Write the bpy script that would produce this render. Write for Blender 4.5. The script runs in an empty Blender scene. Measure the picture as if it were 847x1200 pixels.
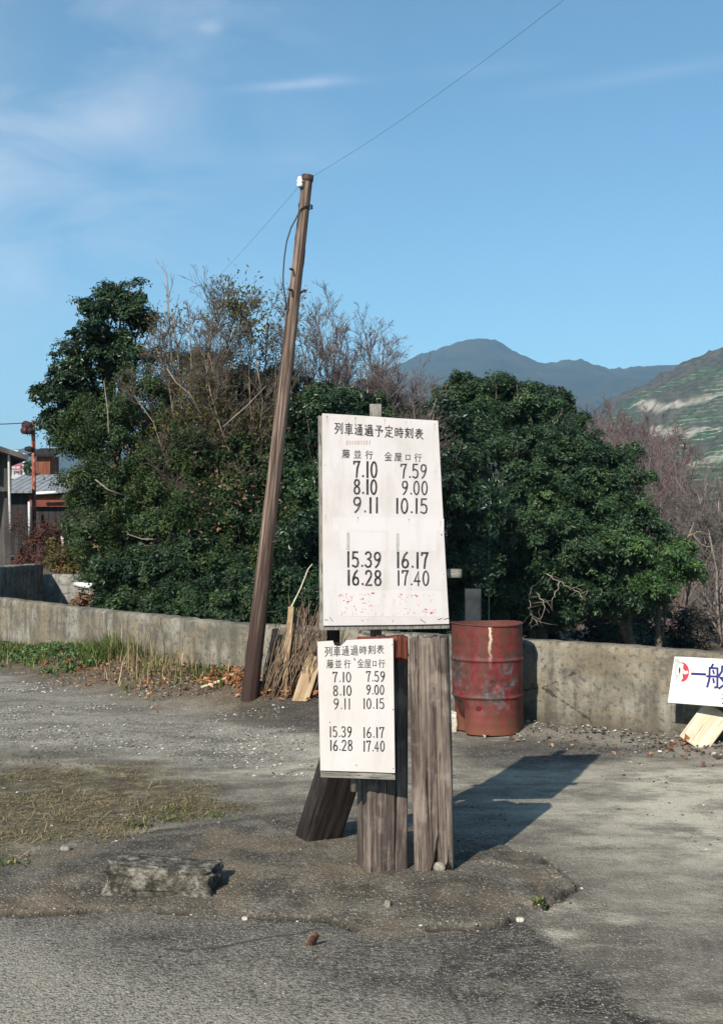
import bpy, math, random
import numpy as np
from mathutils import Vector, Matrix
R = math.radians
scn = bpy.context.scene
COL = scn.collection

# ------------------------------------------------------------------ camera, sky, sun, exposure
W0, H0, F, HOR, EYE = 847.0, 1200.0, 1400.0, 630.0, 1.55
cam_d = bpy.data.cameras.new('camera'); cam = bpy.data.objects.new('camera', cam_d); COL.objects.link(cam)
cam.location = (0, 0, EYE); cam.rotation_euler = (R(90), 0, 0)
cam_d.sensor_fit = 'VERTICAL'; cam_d.sensor_height = 36.0; cam_d.sensor_width = 36.0 * W0 / H0
cam_d.lens = F / H0 * 36.0; cam_d.shift_y = (HOR - H0 / 2) / H0
cam_d.clip_start = 0.05; cam_d.clip_end = 20000
scn.camera = cam
SUN_EL, SX, SY = R(33.6), 0.425, 0.905            # light travels towards (SX, SY)
sun_d = bpy.data.lights.new('sun', 'SUN'); sun = bpy.data.objects.new('sun', sun_d); COL.objects.link(sun)
sun_d.energy = 5.0; sun_d.angle = R(0.5); sun_d.color = (1.0, 0.92, 0.79)
sun.rotation_euler = Vector((SX * math.cos(SUN_EL), SY * math.cos(SUN_EL), -math.sin(SUN_EL))).to_track_quat('-Z', 'Y').to_euler()
sun.location = (-10, -20, 20)
world = bpy.data.worlds.new('World'); scn.world = world; world.use_nodes = True
SKY_STRENGTH = 0.086
def build_world():
    nt = world.node_tree; nd, lk = nt.nodes, nt.links
    bg = nd['Background']; bg.inputs['Strength'].default_value = SKY_STRENGTH
    sky = nd.new('ShaderNodeTexSky'); sky.sky_type = 'NISHITA'; sky.sun_disc = False
    sky.sun_elevation = SUN_EL; sky.sun_rotation = math.atan2(-SX, -SY) % (2 * math.pi)
    sky.air_density = 1.0; sky.dust_density = 0.3; sky.ozone_density = 3.0
    tc = nd.new('ShaderNodeTexCoord'); sep = nd.new('ShaderNodeSeparateXYZ'); lk.new(tc.outputs['Generated'], sep.inputs[0])
    def m(op, a, b=None):
        n = nd.new('ShaderNodeMath'); n.operation = op
        for i, v in enumerate((a, b)):
            if v is None: continue
            if isinstance(v, (int, float)): n.inputs[i].default_value = v
            else: lk.new(v, n.inputs[i])
        return n.outputs[0]
    y = m('MAXIMUM', sep.outputs['Y'], 0.05)
    u = m('DIVIDE', sep.outputs['X'], y); v = m('DIVIDE', sep.outputs['Z'], y)
    cmb = nd.new('ShaderNodeCombineXYZ'); lk.new(u, cmb.inputs[0]); lk.new(v, cmb.inputs[1])
    mp = nd.new('ShaderNodeMapping'); lk.new(cmb.outputs[0], mp.inputs[0]); mp.inputs['Scale'].default_value = (5, 13, 1); mp.inputs['Rotation'].default_value = (0, 0, R(-14))
    nz = nd.new('ShaderNodeTexNoise'); lk.new(mp.outputs[0], nz.inputs['Vector']); nz.inputs['Scale'].default_value = 1.0; nz.inputs['Detail'].default_value = 8; nz.inputs['Distortion'].default_value = .7; nz.inputs['Roughness'].default_value = .6
    left = m('MULTIPLY', m('MINIMUM', m('MAXIMUM', m('SUBTRACT', 0.03, u), 0.0), 0.30), 2.4)
    wisp = m('MULTIPLY', m('MAXIMUM', m('SUBTRACT', nz.outputs['Fac'], 0.40), 0.0), left)
    hi = m('MINIMUM', m('MAXIMUM', m('MULTIPLY', m('SUBTRACT', v, 0.14), 8.0), 0.0), 1.0)
    wisp = m('MULTIPLY', m('MULTIPLY', wisp, hi), 2.0)
    def blob(u0, v0, su, sv, slope, amp):
        du = m('SUBTRACT', u, u0); dv = m('SUBTRACT', m('SUBTRACT', v, v0), m('MULTIPLY', du, slope))
        e = m('ADD', m('POWER', m('ABSOLUTE', m('DIVIDE', du, su)), 2.0), m('POWER', m('ABSOLUTE', m('DIVIDE', dv, sv)), 2.0))
        g = m('POWER', 2.718, m('MULTIPLY', e, -1.0))
        return m('MULTIPLY', m('MULTIPLY', g, m('MULTIPLY', nz.outputs['Fac'], 2.0)), amp)
    tot = wisp
    for b in ((-0.055, 0.379, .045, .004, .07, .32), (-0.035, 0.383, .02, .005, .1, .16), (-.126, .427, .010, .006, 0, .22), (-.22, .345, .07, .016, .1, .16), (-.07, .315, .08, .012, .05, .10), (.24, .388, .09, .006, .16, .10), (.10, .392, .05, .005, .1, .06), (-.36, .36, .07, .30, 0, .28), (-.20, .37, .05, .03, .2, .12)):
        tot = m('ADD', tot, blob(*b))
    tot = m('MINIMUM', m('MULTIPLY', tot, .75), 0.75)
    mx = nd.new('ShaderNodeMixRGB'); lk.new(tot, mx.inputs[0]); tn = nd.new('ShaderNodeMixRGB'); tn.blend_type = 'MULTIPLY'; tn.inputs[0].default_value = 1; lk.new(sky.outputs[0], tn.inputs[1]); tn.inputs[2].default_value = (.81, 1.12, 1.08, 1); lk.new(tn.outputs[0], mx.inputs[1]); mx.inputs[2].default_value = (7.6, 7.8, 8.4, 1)
    lk.new(mx.outputs[0], bg.inputs['Color'])
build_world()
scn.view_settings.view_transform = 'Standard'; scn.view_settings.look = 'None'
scn.view_settings.exposure = 0.62; scn.view_settings.gamma = 1.0; scn.view_settings.use_curve_mapping = False
scn.cycles.max_bounces = 6; scn.cycles.transparent_max_bounces = 6; scn.cycles.volume_bounces = 0

# ------------------------------------------------------------------ helpers
rng = np.random.default_rng(7); random.seed(7)
def at(px, py, d): return np.array(((px - W0 / 2) / F * d, d, EYE - (py - HOR) / F * d))
def sm(a, b, x): t = np.clip((x - a) / (b - a), 0, 1); return t * t * (3 - 2 * t)
def _h(ix, iy, iz, seed):
    n = (ix.astype(np.int64) * 374761393 + iy.astype(np.int64) * 668265263 + iz.astype(np.int64) * 2147483647 + seed * 1274126177) & 0x7fffffff
    n = ((n ^ (n >> 13)) * 1274126177) & 0x7fffffff
    return ((n ^ (n >> 16)) & 0xffff) / 65535.0
def vnoise(x, y, z=0.0, seed=0):
    x, y, z = np.broadcast_arrays(np.asarray(x, float), np.asarray(y, float), np.asarray(z, float))
    ix, iy, iz = np.floor(x), np.floor(y), np.floor(z); fx, fy, fz = x - ix, y - iy, z - iz
    fx, fy, fz = (f * f * (3 - 2 * f) for f in (fx, fy, fz)); r = 0
    for a in (0, 1):
        for b in (0, 1):
            for c in (0, 1):
                r = r + _h(ix + a, iy + b, iz + c, seed) * (fx if a else 1 - fx) * (fy if b else 1 - fy) * (fz if c else 1 - fz)
    return r
def fbm(x, y, z=0.0, seed=0, o=4):
    r, a, s = 0, .5, 1.0
    for i in range(o): r = r + a * (vnoise(np.asarray(x) * s, np.asarray(y) * s, np.asarray(z) * s, seed + i) - .5); a *= .5; s *= 2.03
    return r
def lin(r, g, b):
    f = lambda c: (c / 255 / 12.92) if c / 255 <= .04045 else ((c / 255 + .055) / 1.055) ** 2.4
    return (f(r), f(g), f(b), 1)

ORIG = {}
def tag(o, label=None, cat=None, group=None, kind=None):
    if label: o['label'] = label
    if cat: o['category'] = cat
    if group: o['group'] = group
    if kind: o['kind'] = kind
    return o
def thing(name, label, cat, loc, group=None):
    o = bpy.data.objects.new(name, None); COL.objects.link(o); o.location = [float(c) for c in loc]; o.empty_display_size = .1
    ORIG[o.name] = np.array(loc, float); return tag(o, label, cat, group)
def worig(o): return ORIG[o.name]
def mesh(name, verts, faces, mat, parent=None, origin=None, smooth=True, attrs=None, mats=None, fmat=None):
    """verts in world coordinates; faces list or (N,k) array; stored relative to parent / origin"""
    verts = np.asarray(verts, float)
    base = np.array(origin, float) if origin is not None else (worig(parent) if parent is not None else np.array([verts[:, 0].mean(), verts[:, 1].mean(), verts[:, 2].min()]))
    me = bpy.data.meshes.new(name)
    v = verts - base
    if isinstance(faces, np.ndarray):
        n, k = faces.shape
        me.vertices.add(len(v)); me.vertices.foreach_set('co', v.astype(np.float32).ravel())
        me.loops.add(n * k); me.loops.foreach_set('vertex_index', faces.astype(np.int32).ravel())
        me.polygons.add(n); me.polygons.foreach_set('loop_start', np.arange(0, n * k, k, dtype=np.int32)); me.polygons.foreach_set('loop_total', np.full(n, k, dtype=np.int32))
        me.update(calc_edges=True)
    else:
        me.from_pydata([tuple(p) for p in v], [], [tuple(int(i) for i in f) for f in faces]); me.update()
    me.polygons.foreach_set('use_smooth', np.full(len(me.polygons), smooth, dtype=bool))
    for an, av in (attrs or {}).items():
        av = np.asarray(av, float)
        if av.ndim == 1:
            at_ = me.attributes.new(an, 'FLOAT', 'POINT'); at_.data.foreach_set('value', av.astype(np.float32))
        else:
            at_ = me.attributes.new(an, 'FLOAT_VECTOR', 'POINT'); at_.data.foreach_set('vector', av.astype(np.float32).ravel())
    for m_ in (mats or [mat]): me.materials.append(m_)
    if fmat is not None: me.polygons.foreach_set('material_index', np.asarray(fmat, dtype=np.int32))
    o = bpy.data.objects.new(name, me); COL.objects.link(o)
    if parent is not None:
        o.parent = parent; o.location = [float(c) for c in (base - worig(parent))]
    else: o.location = [float(c) for c in base]
    ORIG[o.name] = base
    return o
class MB:
    def __init__(s): s.v = []; s.f = []; s.n = 0; s.g = []
    def add(s, v, f, g=None):
        v = np.asarray(v, float); s.v.append(v); s.f.extend([tuple(int(i) + s.n for i in q) for q in f]); s.n += len(v)
        s.g.append(np.asarray(g, float) if g is not None else v)
    def build(s, name, mat, parent=None, smooth=True, origin=None, attrs=None):
        a = {'gc': np.concatenate(s.g)}; a.update(attrs or {})
        return mesh(name, np.concatenate(s.v), s.f, mat, parent, origin, smooth, a)
def crs(a, b): return np.array((a[1] * b[2] - a[2] * b[1], a[2] * b[0] - a[0] * b[2], a[0] * b[1] - a[1] * b[0]))
def frame(d):
    d = np.asarray(d, float); d = d / np.linalg.norm(d)
    a = np.array((0, 0, 1.0)) if abs(d[2]) < .9 else np.array((1.0, 0, 0))
    u = crs(a, d); u /= math.sqrt(u.dot(u)); return d, u, crs(d, u)
def tube(pts, rad, sides=6, cap=True):
    pts = np.asarray(pts, float); n = len(pts); rad = np.broadcast_to(rad, n)
    t = np.empty_like(pts); t[0] = pts[1] - pts[0]; t[-1] = pts[-1] - pts[-2]; t[1:-1] = pts[2:] - pts[:-2]; v = []; f = []
    ang = np.arange(sides) * 2 * math.pi / sides; ca, sa = np.cos(ang)[:, None], np.sin(ang)[:, None]
    _, u, w = frame(t[0])
    for i in range(n):
        d = t[i] / (math.sqrt(t[i].dot(t[i])) + 1e-12); u = u - d * u.dot(d); u /= math.sqrt(u.dot(u)) + 1e-12; w = crs(d, u)
        v.append(pts[i] + rad[i] * (ca * u + sa * w))
    v = np.concatenate(v)
    for i in range(n - 1):
        for k in range(sides):
            k2 = (k + 1) % sides; f.append((i * sides + k, i * sides + k2, (i + 1) * sides + k2, (i + 1) * sides + k))
    if cap: f.append(tuple(range(sides - 1, -1, -1))); f.append(tuple((n - 1) * sides + k for k in range(sides)))
    return v, f
def box(c, s, rot=None):
    v = np.array([(x, y, z) for x in (-.5, .5) for y in (-.5, .5) for z in (-.5, .5)]) * np.array(s)
    g = v.copy()
    if rot is not None: v = v @ np.array(rot).T
    return v + np.array(c), [(0, 1, 3, 2), (4, 6, 7, 5), (0, 4, 5, 1), (2, 3, 7, 6), (0, 2, 6, 4), (1, 5, 7, 3)], g
def rotm(axis, deg): return np.array(Matrix.Rotation(R(deg), 3, axis))
def plank(p0, p1, wdir, width, thick, nl=30, npw=14, npt=6, groove=.002, wob=.004, bevel=.006, seed=0, end0=None, end1=None, splits=()):
    """board from p0 to p1; wdir = direction of its width. end0/end1(s,t) shorten the ends (s,t in -.5..+.5). Returns v,f,gc"""
    p0, p1 = np.asarray(p0, float), np.asarray(p1, float); L = np.linalg.norm(p1 - p0); dz = (p1 - p0) / L
    w = np.asarray(wdir, float); w = w - dz * w.dot(dz); w /= np.linalg.norm(w); t = np.cross(dz, w)
    hw, ht = width / 2, thick / 2
    ring = []
    xs = np.linspace(-hw + bevel, hw - bevel, npw); ys = np.linspace(-ht + bevel, ht - bevel, npt)
    ring += [(x, -ht) for x in xs] + [(hw, y) for y in ys] + [(x, ht) for x in xs[::-1]] + [(-hw, y) for y in ys[::-1]]
    ring = np.array(ring); n = len(ring); nrm = ring / np.linalg.norm(ring, axis=1)[:, None]
    e0 = np.array([end0(x / width, y / thick) if end0 else 0 for x, y in ring]); e1 = np.array([end1(x / width, y / thick) if end1 else 0 for x, y in ring])
    v = []; g = []
    for i in range(nl + 1):
        s = i / nl; zz = e0 * (1 - s) + s * (L - e1) if nl else 0
        gr = (fbm(ring[:, 0] * 55, ring[:, 1] * 55, zz * 1.2 + seed * 7.3, seed, 3)) * groove * 2.2
        dx = (vnoise(zz * 1.7, seed * 3.1, 0, 5) - .5) * wob * 2 + fbm(zz * 6, ring[:, 0] * 8 + seed, ring[:, 1] * 8, 9, 2) * wob
        for x0, dp, ww, za, zb in splits:
            if za < zz.mean() < zb: gr = gr - dp * math.sin(math.pi * min(1, max(0, (float(zz.mean()) - za) / (zb - za)))) ** .5 * np.exp(-((ring[:, 0] - x0 - .012 * float(fbm(zz.mean() * 3, x0 * 50, 0, 3, 3))) / ww) ** 2) * (ring[:, 1] < 0)
        q = ring + nrm * np.array((.25, 1.0)) * (gr + dx)[:, None]
        v.append(p0 + q[:, :1] * w + q[:, 1:] * t + zz[:, None] * dz); g.append(np.c_[ring[:, 0], ring[:, 1], zz + np.zeros(n)])
    v = np.concatenate(v); g = np.concatenate(g); f = []
    for i in range(nl):
        for k in range(n):
            k2 = (k + 1) % n; f.append((i * n + k, i * n + k2, (i + 1) * n + k2, (i + 1) * n + k))
    for row, inv, m_ in ((0, True, e0.max()), (nl, False, e1.max())):
        c = len(v); vv = v[row * n:(row + 1) * n].mean(0); gg = g[row * n:(row + 1) * n].mean(0)
        v = np.vstack([v, vv]); g = np.vstack([g, gg])
        for k in range(n):
            k2 = (k + 1) % n; f.append((c, row * n + k2, row * n + k) if inv else (c, row * n + k, row * n + k2))
    return v, f, g

# ------------------------------------------------------------------ material mini-language
class MT:
    def __init__(s, name, rough=.85, spec=.25):
        s.m = bpy.data.materials.new(name); s.m.use_nodes = True; s.nt = s.m.node_tree; s.nd = s.nt.nodes; s.lk = s.nt.links
        s.b = s.nd['Principled BSDF']; s.b.inputs['Roughness'].default_value = rough; s.b.inputs['Specular IOR Level'].default_value = spec
        s.tc = s.nd.new('ShaderNodeTexCoord')
    def _set(s, sock, v):
        if v is None: return
        if isinstance(v, (int, float)): sock.default_value = v
        elif isinstance(v, tuple): sock.default_value = v if len(v) == 4 or sock.type == 'VECTOR' else (*v, 1)
        else: s.lk.new(v, sock)
    def obj(s): return s.tc.outputs['Object']
    def attr(s, name, vec=False):
        n = s.nd.new('ShaderNodeAttribute'); n.attribute_name = name; return n.outputs['Vector' if vec else 'Fac']
    def map(s, v, scale=(1, 1, 1), rot=(0, 0, 0)):
        n = s.nd.new('ShaderNodeMapping'); s.lk.new(v, n.inputs[0]); n.inputs['Scale'].default_value = scale; n.inputs['Rotation'].default_value = rot; return n.outputs[0]
    def noise(s, v, scale, detail=4, rough=.55, dist=0):
        n = s.nd.new('ShaderNodeTexNoise'); s.lk.new(v, n.inputs['Vector']); n.inputs['Scale'].default_value = scale; n.inputs['Detail'].default_value = detail; n.inputs['Roughness'].default_value = rough; n.inputs['Distortion'].default_value = dist; return n.outputs['Fac']
    def voro(s, v, scale, feature='F1', out='Distance'):
        n = s.nd.new('ShaderNodeTexVoronoi'); n.feature = feature; s.lk.new(v, n.inputs['Vector']); n.inputs['Scale'].default_value = scale; return n.outputs[out]
    def ramp(s, fac, stops):
        n = s.nd.new('ShaderNodeValToRGB'); s.lk.new(fac, n.inputs[0]); el = n.color_ramp.elements
        while len(el) < len(stops): el.new(.5)
        for e, (p, c) in zip(el, stops):
            e.position = p; e.color = (c, c, c, 1) if isinstance(c, (int, float)) else (c if len(c) == 4 else (*c, 1))
        return n.outputs[0]
    def mix(s, fac, a, b, mode='MIX'):
        n = s.nd.new('ShaderNodeMixRGB'); n.blend_type = mode; s._set(n.inputs[0], fac); s._set(n.inputs[1], a); s._set(n.inputs[2], b); return n.outputs[0]
    def math(s, op, a, b=None):
        n = s.nd.new('ShaderNodeMath'); n.operation = op; s._set(n.inputs[0], a); s._set(n.inputs[1], b); return n.outputs[0]
    def bump(s, h, strength=.5, dist=.01):
        n = s.nd.new('ShaderNodeBump'); s.lk.new(h, n.inputs['Height']); n.inputs['Strength'].default_value = strength; n.inputs['Distance'].default_value = dist; s.lk.new(n.outputs[0], s.b.inputs['Normal'])
    def color(s, c): s._set(s.b.inputs['Base Color'], c); return s.m
    def rough(s, r): s._set(s.b.inputs['Roughness'], r)

def wood(name, c0, c1, c2, grain=1.0, rough=.85, crack=.9, red=None):
    M = MT(name, rough, .2); g = M.attr('gc', True)
    n1 = M.noise(M.map(g, (55 * grain, 55 * grain, 2.0)), 1.0, 7, .7, .8); n2 = M.noise(M.map(g, (130 * grain, 130 * grain, 2.6)), 1.0, 4, .65, .3)
    n3 = M.noise(M.map(g, (9, 9, 2.6)), 1, 5, .65, .5); n4 = M.noise(M.map(g, (24 * grain, 24 * grain, .9)), 1.0, 3, .6, .4)
    c = M.ramp(n1, [(.38, c0), (.5, c1), (.62, c2)])
    c = M.mix(M.ramp(n3, [(.45, 0.0), (.6, .65)]), c, c0)
    c = M.mix(M.ramp(M.noise(g, 7, 4, .6), [(.52, 0.0), (.62, .5)]), c, (c2[0] * 1.1, c2[1] * 1.1, c2[2] * 1.1))
    if red:
        sp = M.nd.new('ShaderNodeSeparateXYZ'); M.lk.new(g, sp.inputs[0]); z = M.math('ADD', sp.outputs['Z'], M.math('MULTIPLY', M.math('SUBTRACT', n3, .5), .10))
        c = M.mix(M.math('MULTIPLY', M.math('GREATER_THAN', z, red - .125), .9), c, M.ramp(n1, [(.38, (.07, .016, .011)), (.6, (.20, .05, .03))]))
    ck = M.math('MAXIMUM', M.ramp(n2, [(.34, 1.0), (.40, 0.0)]), M.ramp(n4, [(.315, 1.0), (.335, 0.0)])); c = M.mix(M.math('MULTIPLY', ck, crack), c, tuple(v * .14 for v in c0[:3]))
    M.bump(M.math('SUBTRACT', n1, M.math('MULTIPLY', ck, 1.0)), .8, .006); return M.color(c)
def plain(name, c, rough=.8, spec=.25, var=.25, scale=8, bump=.0):
    M = MT(name, rough, spec); n = M.noise(M.obj(), scale, 5, .6)
    M_ = M.mix(M.ramp(n, [(.3, 0.0), (.7, 1.0)]), tuple(v * (1 - var) for v in c[:3]), tuple(min(1, v * (1 + var)) for v in c[:3]))
    if bump: M.bump(n, bump, .02)
    return M.color(M_)
def leafmat(name, dark, light, alt=None, rough=.5, spec=.35, trans=.12):
    M = MT(name, rough, spec); t = M.attr('tint')
    c = M.ramp(t, [(0.0, dark), (.75, light), (.95, alt or light)])
    M.color(c)
    tr = M.nd.new('ShaderNodeBsdfTranslucent'); M.lk.new(c, tr.inputs[0]); mx = M.nd.new('ShaderNodeMixShader'); mx.inputs[0].default_value = trans
    M.lk.new(M.b.outputs[0], mx.inputs[1]); M.lk.new(tr.outputs[0], mx.inputs[2]); M.lk.new(mx.outputs[0], M.nd['Material Output'].inputs['Surface'])
    return M.m

MAT = {}
MAT['sleeper'] = wood('weathered_sleeper_wood', (0.0486, 0.0357, 0.0322), (0.1179, 0.0905, 0.0783), (0.2268, 0.1844, 0.1566), .75)
MAT['sleeper_red'] = wood('weathered_sleeper_wood_stained_red', (0.0450, 0.0339, 0.0305), (0.1017, 0.0783, 0.0687), (0.1944, 0.1566, 0.1348), .75, red=1.09)
MAT['creosote'] = wood('creosoted_wood', (.012, .009, .009), (.022, .017, .016), (.04, .032, .03), .7)
MAT['greywood'] = wood('grey_batten_wood', (0.126, 0.117, 0.104), (0.198, 0.180, 0.162), (0.270, 0.252, 0.225), 1.4)
MAT['palewood'] = wood('pale_board_wood', (0.378, 0.315, 0.225), (0.486, 0.423, 0.315), (0.540, 0.486, 0.387), .6, .75, .2)
MAT['tanwood'] = wood('tan_board_wood', (0.198, 0.135, 0.081), (0.306, 0.216, 0.135), (0.378, 0.279, 0.180), .7)
MAT['twig'] = plain('dry_stick_bark', (0.180, 0.126, 0.086), .9, .15, .5, 30)
MAT['palestick'] = plain('pale_stick', (.5, .43, .32), .8, .2, .3, 20)
def fading(name, c0, c1):
    M = MT(name, .65, .3); p = M.obj(); n = M.noise(p, 16, 5, .7); n2 = M.noise(p, 140, 3, .7)
    c = M.mix(M.ramp(n, [(.46, 0.0), (.66, .75)]), c0, c1); return M.color(M.mix(M.ramp(n2, [(.58, 0.0), (.68, .7)]), c, (c1[0] * 2.4, c1[1] * 2.4, c1[2] * 2.4)))
MAT['black'] = fading('black_paint', (.010, .010, .012), (.085, .08, .078))
MAT['fadeblack'] = plain('thin_black_paint', (.05, .048, .05), .7, .2, .6, 60)
MAT['blue'] = plain('navy_paint', (.012, .014, .13), .55, .3, .2)
MAT['redpaint'] = plain('red_flecked_paint', (.42, .03, .05), .7, .2, .4, 60)
MAT['pinkpaint'] = plain('faded_red_paint', (.52, .33, .31), .75, .2, .25, 60)
MAT['greypaint'] = plain('grey_scraped_paint', (.33, .325, .31), .8, .2, .2, 60)
MAT['greenish'] = plain('grey_emblem_paint', (.36, .38, .36), .7, .2, .3, 40)
MAT['nail'] = plain('rusty_nail', (.05, .03, .025), .7, .3, .3, 50)
MAT['wire'] = plain('dark_wire', (.03, .03, .034), .6, .3, .2)
MAT['porcelain'] = plain('white_porcelain', (.8, .8, .78), .25, .5, .05)

# ------------------------------------------------------------------ terrain
A_ = np.array((-1.59, 12.14)); B_ = np.array((2.665, 8.81)); C_ = np.array((-5.07, 16.76))
dAB = (B_ - A_) / np.linalg.norm(B_ - A_); dAC = (C_ - A_) / np.linalg.norm(C_ - A_)
WALL = [C_ + dAC * 5.0, A_ + dAC * .9, A_ + dAC * .3 + dAB * .03, A_ + dAB * .3 + dAC * .03, A_ + dAB * .9, B_ + dAB * 5.5]
def seg_d(x, y, a, b):
    ab = b - a; L = np.linalg.norm(ab); t = np.clip(((x - a[0]) * ab[0] + (y - a[1]) * ab[1]) / L ** 2, 0, 1)
    return np.hypot(x - a[0] - t * ab[0], y - a[1] - t * ab[1])
def wall_sd(x, y):
    """signed distance from the wall line, positive on the far side"""
    d = np.full(np.shape(x), 1e9)
    for a, b in zip(WALL[:-1], WALL[1:]): d = np.minimum(d, seg_d(x, y, a, b))
    nAB = np.array((-dAB[1], dAB[0])); nAC = np.array((dAC[1], -dAC[0]))
    s1 = (x - A_[0]) * nAB[0] + (y - A_[1]) * nAB[1]; s2 = (x - A_[0]) * nAC[0] + (y - A_[1]) * nAC[1]
    return np.where(np.minimum(s1, s2) > 0, d, -d)
MOUND = np.array([(-2.6, 4.95), (-1.75, 4.86), (-1.0, 4.93), (-.58, 4.88), (-.15, 4.80), (.02, 4.66), (.14, 4.62), (.46, 4.72), (.66, 4.86), (.86, 5.05), (.93, 5.30), (.87, 5.62), (.74, 5.98), (.45, 6.25), (0, 6.6), (-.37, 6.75), (-.8, 6.55), (-1.3, 6.15), (-1.6, 5.85), (-2.2, 5.5), (-2.8, 5.2)])
def poly_sd(x, y, P):
    d = np.full(np.shape(x), 1e9); ins = np.zeros(np.shape(x), bool)
    for i in range(len(P)):
        a, b = P[i], P[(i + 1) % len(P)]; d = np.minimum(d, seg_d(x, y, a, b))
        c = ((a[1] > y) != (b[1] > y)); t = (b[0] - a[0]) * (y - a[1]) / (b[1] - a[1] + 1e-12) + a[0]; ins ^= c & (x < t)
    return np.where(ins, -d, d)
def mound_sd(x, y):
    return poly_sd(x + fbm(x * 3, y * 3, 0, 3, 4) * .16 + fbm(x * 14, y * 14, 0, 6, 3) * .07, y + fbm(x * 3, y * 3, 5, 4, 4) * .14 + fbm(x * 14, y * 14, 0, 8, 3) * .06, MOUND)
def gh(x, y):
    x = np.asarray(x, float); y = np.asarray(y, float)
    h = fbm(x * .9, y * .9, 0, 11, 4) * .06 + fbm(x * 5, y * 5, 0, 15, 3) * .016
    near = sm(9, 6, y); h = h * (1 - .6 * near)
    sd = mound_sd(x, y)
    edge = np.where(y < 5.5, sm(.012, -.02, sd) * .018 + sm(0, -.45, sd) * .040, sm(.0, -.30, sd) * .045 + sm(0.02, -.03, sd) * .015 * sm(0, .7, x))
    right = sm(.7, .92, x) * sm(.10, -.02, sd) * .012
    c3 = seg_d(x + fbm(x * 5, y * 5, 0, 171, 4) * .25, y + fbm(x * 5, y * 5, 2, 173, 4) * .25, np.array((.70, 4.95)), np.array((.88, 5.45)))
    h = h - .022 * np.exp(-(c3 / .009) ** 2)
    h = h + edge + right
    h = h - .030 * np.exp(-(np.abs(sd) / .009) ** 2) * sm(6.0, 5.6, y) * (vnoise(x * 9, y * 9, 0, 31) > .38)
    # wheel ruts
    h = h - .02 * np.exp(-((y - 8.2 - .12 * x) / .35) ** 2) * sm(1, -1, x)
    w = wall_sd(x, y)
    berm = sm(-1.1, -.1, w) * .17 * sm(.6, -1.0, x) * sm(-5.0, -3.0, x + .0 * y) + sm(-.7, -.05, w) * .05
    h = np.where(w < .0, h + berm, h)
    back = np.where(x < -3.4, -.2 + sm(20.1, 20.35, y) * 1.12, 0)
    lb = sm(-2.2, -4.0, x)
    tgt = lb * (-.1 + sm(20.15, 20.4, y) * 1.02) + (1 - lb) * (-.5 - 1.3 * sm(1, 9, w)) + (1 - lb) * sm(50, 160, y) * 3.0
    k = sm(.1, 1.6, w)
    far = fbm(x * .08, y * .08, 0, 21, 3) * .8 * sm(24, 60, y)
    return h * (1 - k) + k * (tgt + far + fbm(x * 1.3, y * 1.3, 0, 23, 3) * .12)
def gz(x, y): return float(gh(np.array([x]), np.array([y]))[0])
_DS = np.geomspace(2.5, 30, 700)
def gp(px, py, z=0.0):
    """first ground point met along the sight line through pixel (px, py)"""
    x = (px - W0 / 2) / F * _DS; zz = EYE - (py - HOR) / F * _DS; k = np.where(gh(x, _DS) >= zz)[0]; d = _DS[k[0]] if len(k) else _DS[-1]
    p = at(px, py, d); return np.array((p[0], p[1], gz(p[0], p[1])))
def gpv(px, py):
    px, py = np.asarray(px, float)[:, None], np.asarray(py, float)[:, None]; D = np.geomspace(2.5, 30, 260)[None, :]; x = (px - W0 / 2) / F * D; df = gh(x.ravel(), np.repeat(D, len(px), 0).ravel()).reshape(x.shape) - (EYE - (py - HOR) / F * D)
    k = np.maximum(1, np.argmax(df >= 0, 1)); i = np.arange(len(px)); a, b = df[i, k - 1], df[i, k]; t = np.clip(a / (a - b + 1e-9), 0, 1); d = D[0, k - 1] + (D[0, k] - D[0, k - 1]) * t; xx = (px[:, 0] - W0 / 2) / F * d; return np.c_[xx, d, gh(xx, d)]
def geo(a, b, n): return list(a + (b - a) * (np.geomspace(1, 60, n) - 1) / 59)
xs = np.array(sorted(set([-x for x in geo(6, 6500, 42)[1:]] + [x for x in geo(6, 6500, 42)[1:]] + list(np.arange(-6, -2.41, .05)) + list(np.arange(-2.4, 2.41, .013)) + list(np.arange(2.45, 6.01, .05)))))
ys = np.array(sorted(set([-400, -150, -50, -15, -5, 0, 1.5, 2.5, 3.0] + list(np.arange(3.3, 4.4, .02)) + list(np.arange(4.4, 5.5, .010)) + list(np.arange(5.5, 7.2, .018)) + list(np.arange(7.2, 22, .05)) + geo(22, 6500, 60)[1:])))
GX, GY = np.meshgrid(xs, ys); X, Y = GX.ravel(), GY.ravel(); Z = gh(X, Y)
nx, ny = len(xs), len(ys); ii = (np.arange(ny - 1)[:, None] * nx + np.arange(nx - 1)[None, :]).ravel()
GF = np.c_[ii, ii + 1, ii + nx + 1, ii + nx]
def pxpoly(pts): a = np.array(pts, float); return gpv(a[:, 0], a[:, 1])[:, :2]
def zone(pts, soft, seed, wv=.25):
    P = pxpoly(pts); s = poly_sd(X + fbm(X * 2, Y * 2, 0, seed, 5) * wv * 2, Y + fbm(X * 2, Y * 2, 4, seed + 3, 5) * wv * 3, P); return sm(soft, -soft, s)
wsd = wall_sd(X, Y); msd = mound_sd(X, Y)
z_moss = zone([(-120, 905), (60, 893), (170, 903), (250, 928), (300, 948), (200, 965), (90, 985), (20, 1005), (-30, 1035), (-200, 1060)], .25, 41)
z_grav = zone([(-100, 782), (100, 800), (240, 812), (330, 845), (420, 870), (400, 905), (200, 890), (60, 878), (-100, 870)], .45, 44, .4)
z_soot = np.maximum(zone([(300, 812), (380, 808), (470, 815), (480, 850), (380, 858), (270, 838)], .35, 47), zone([(535, 874), (620, 868), (780, 872), (720, 896), (545, 898)], .15, 49, .2))
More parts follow.
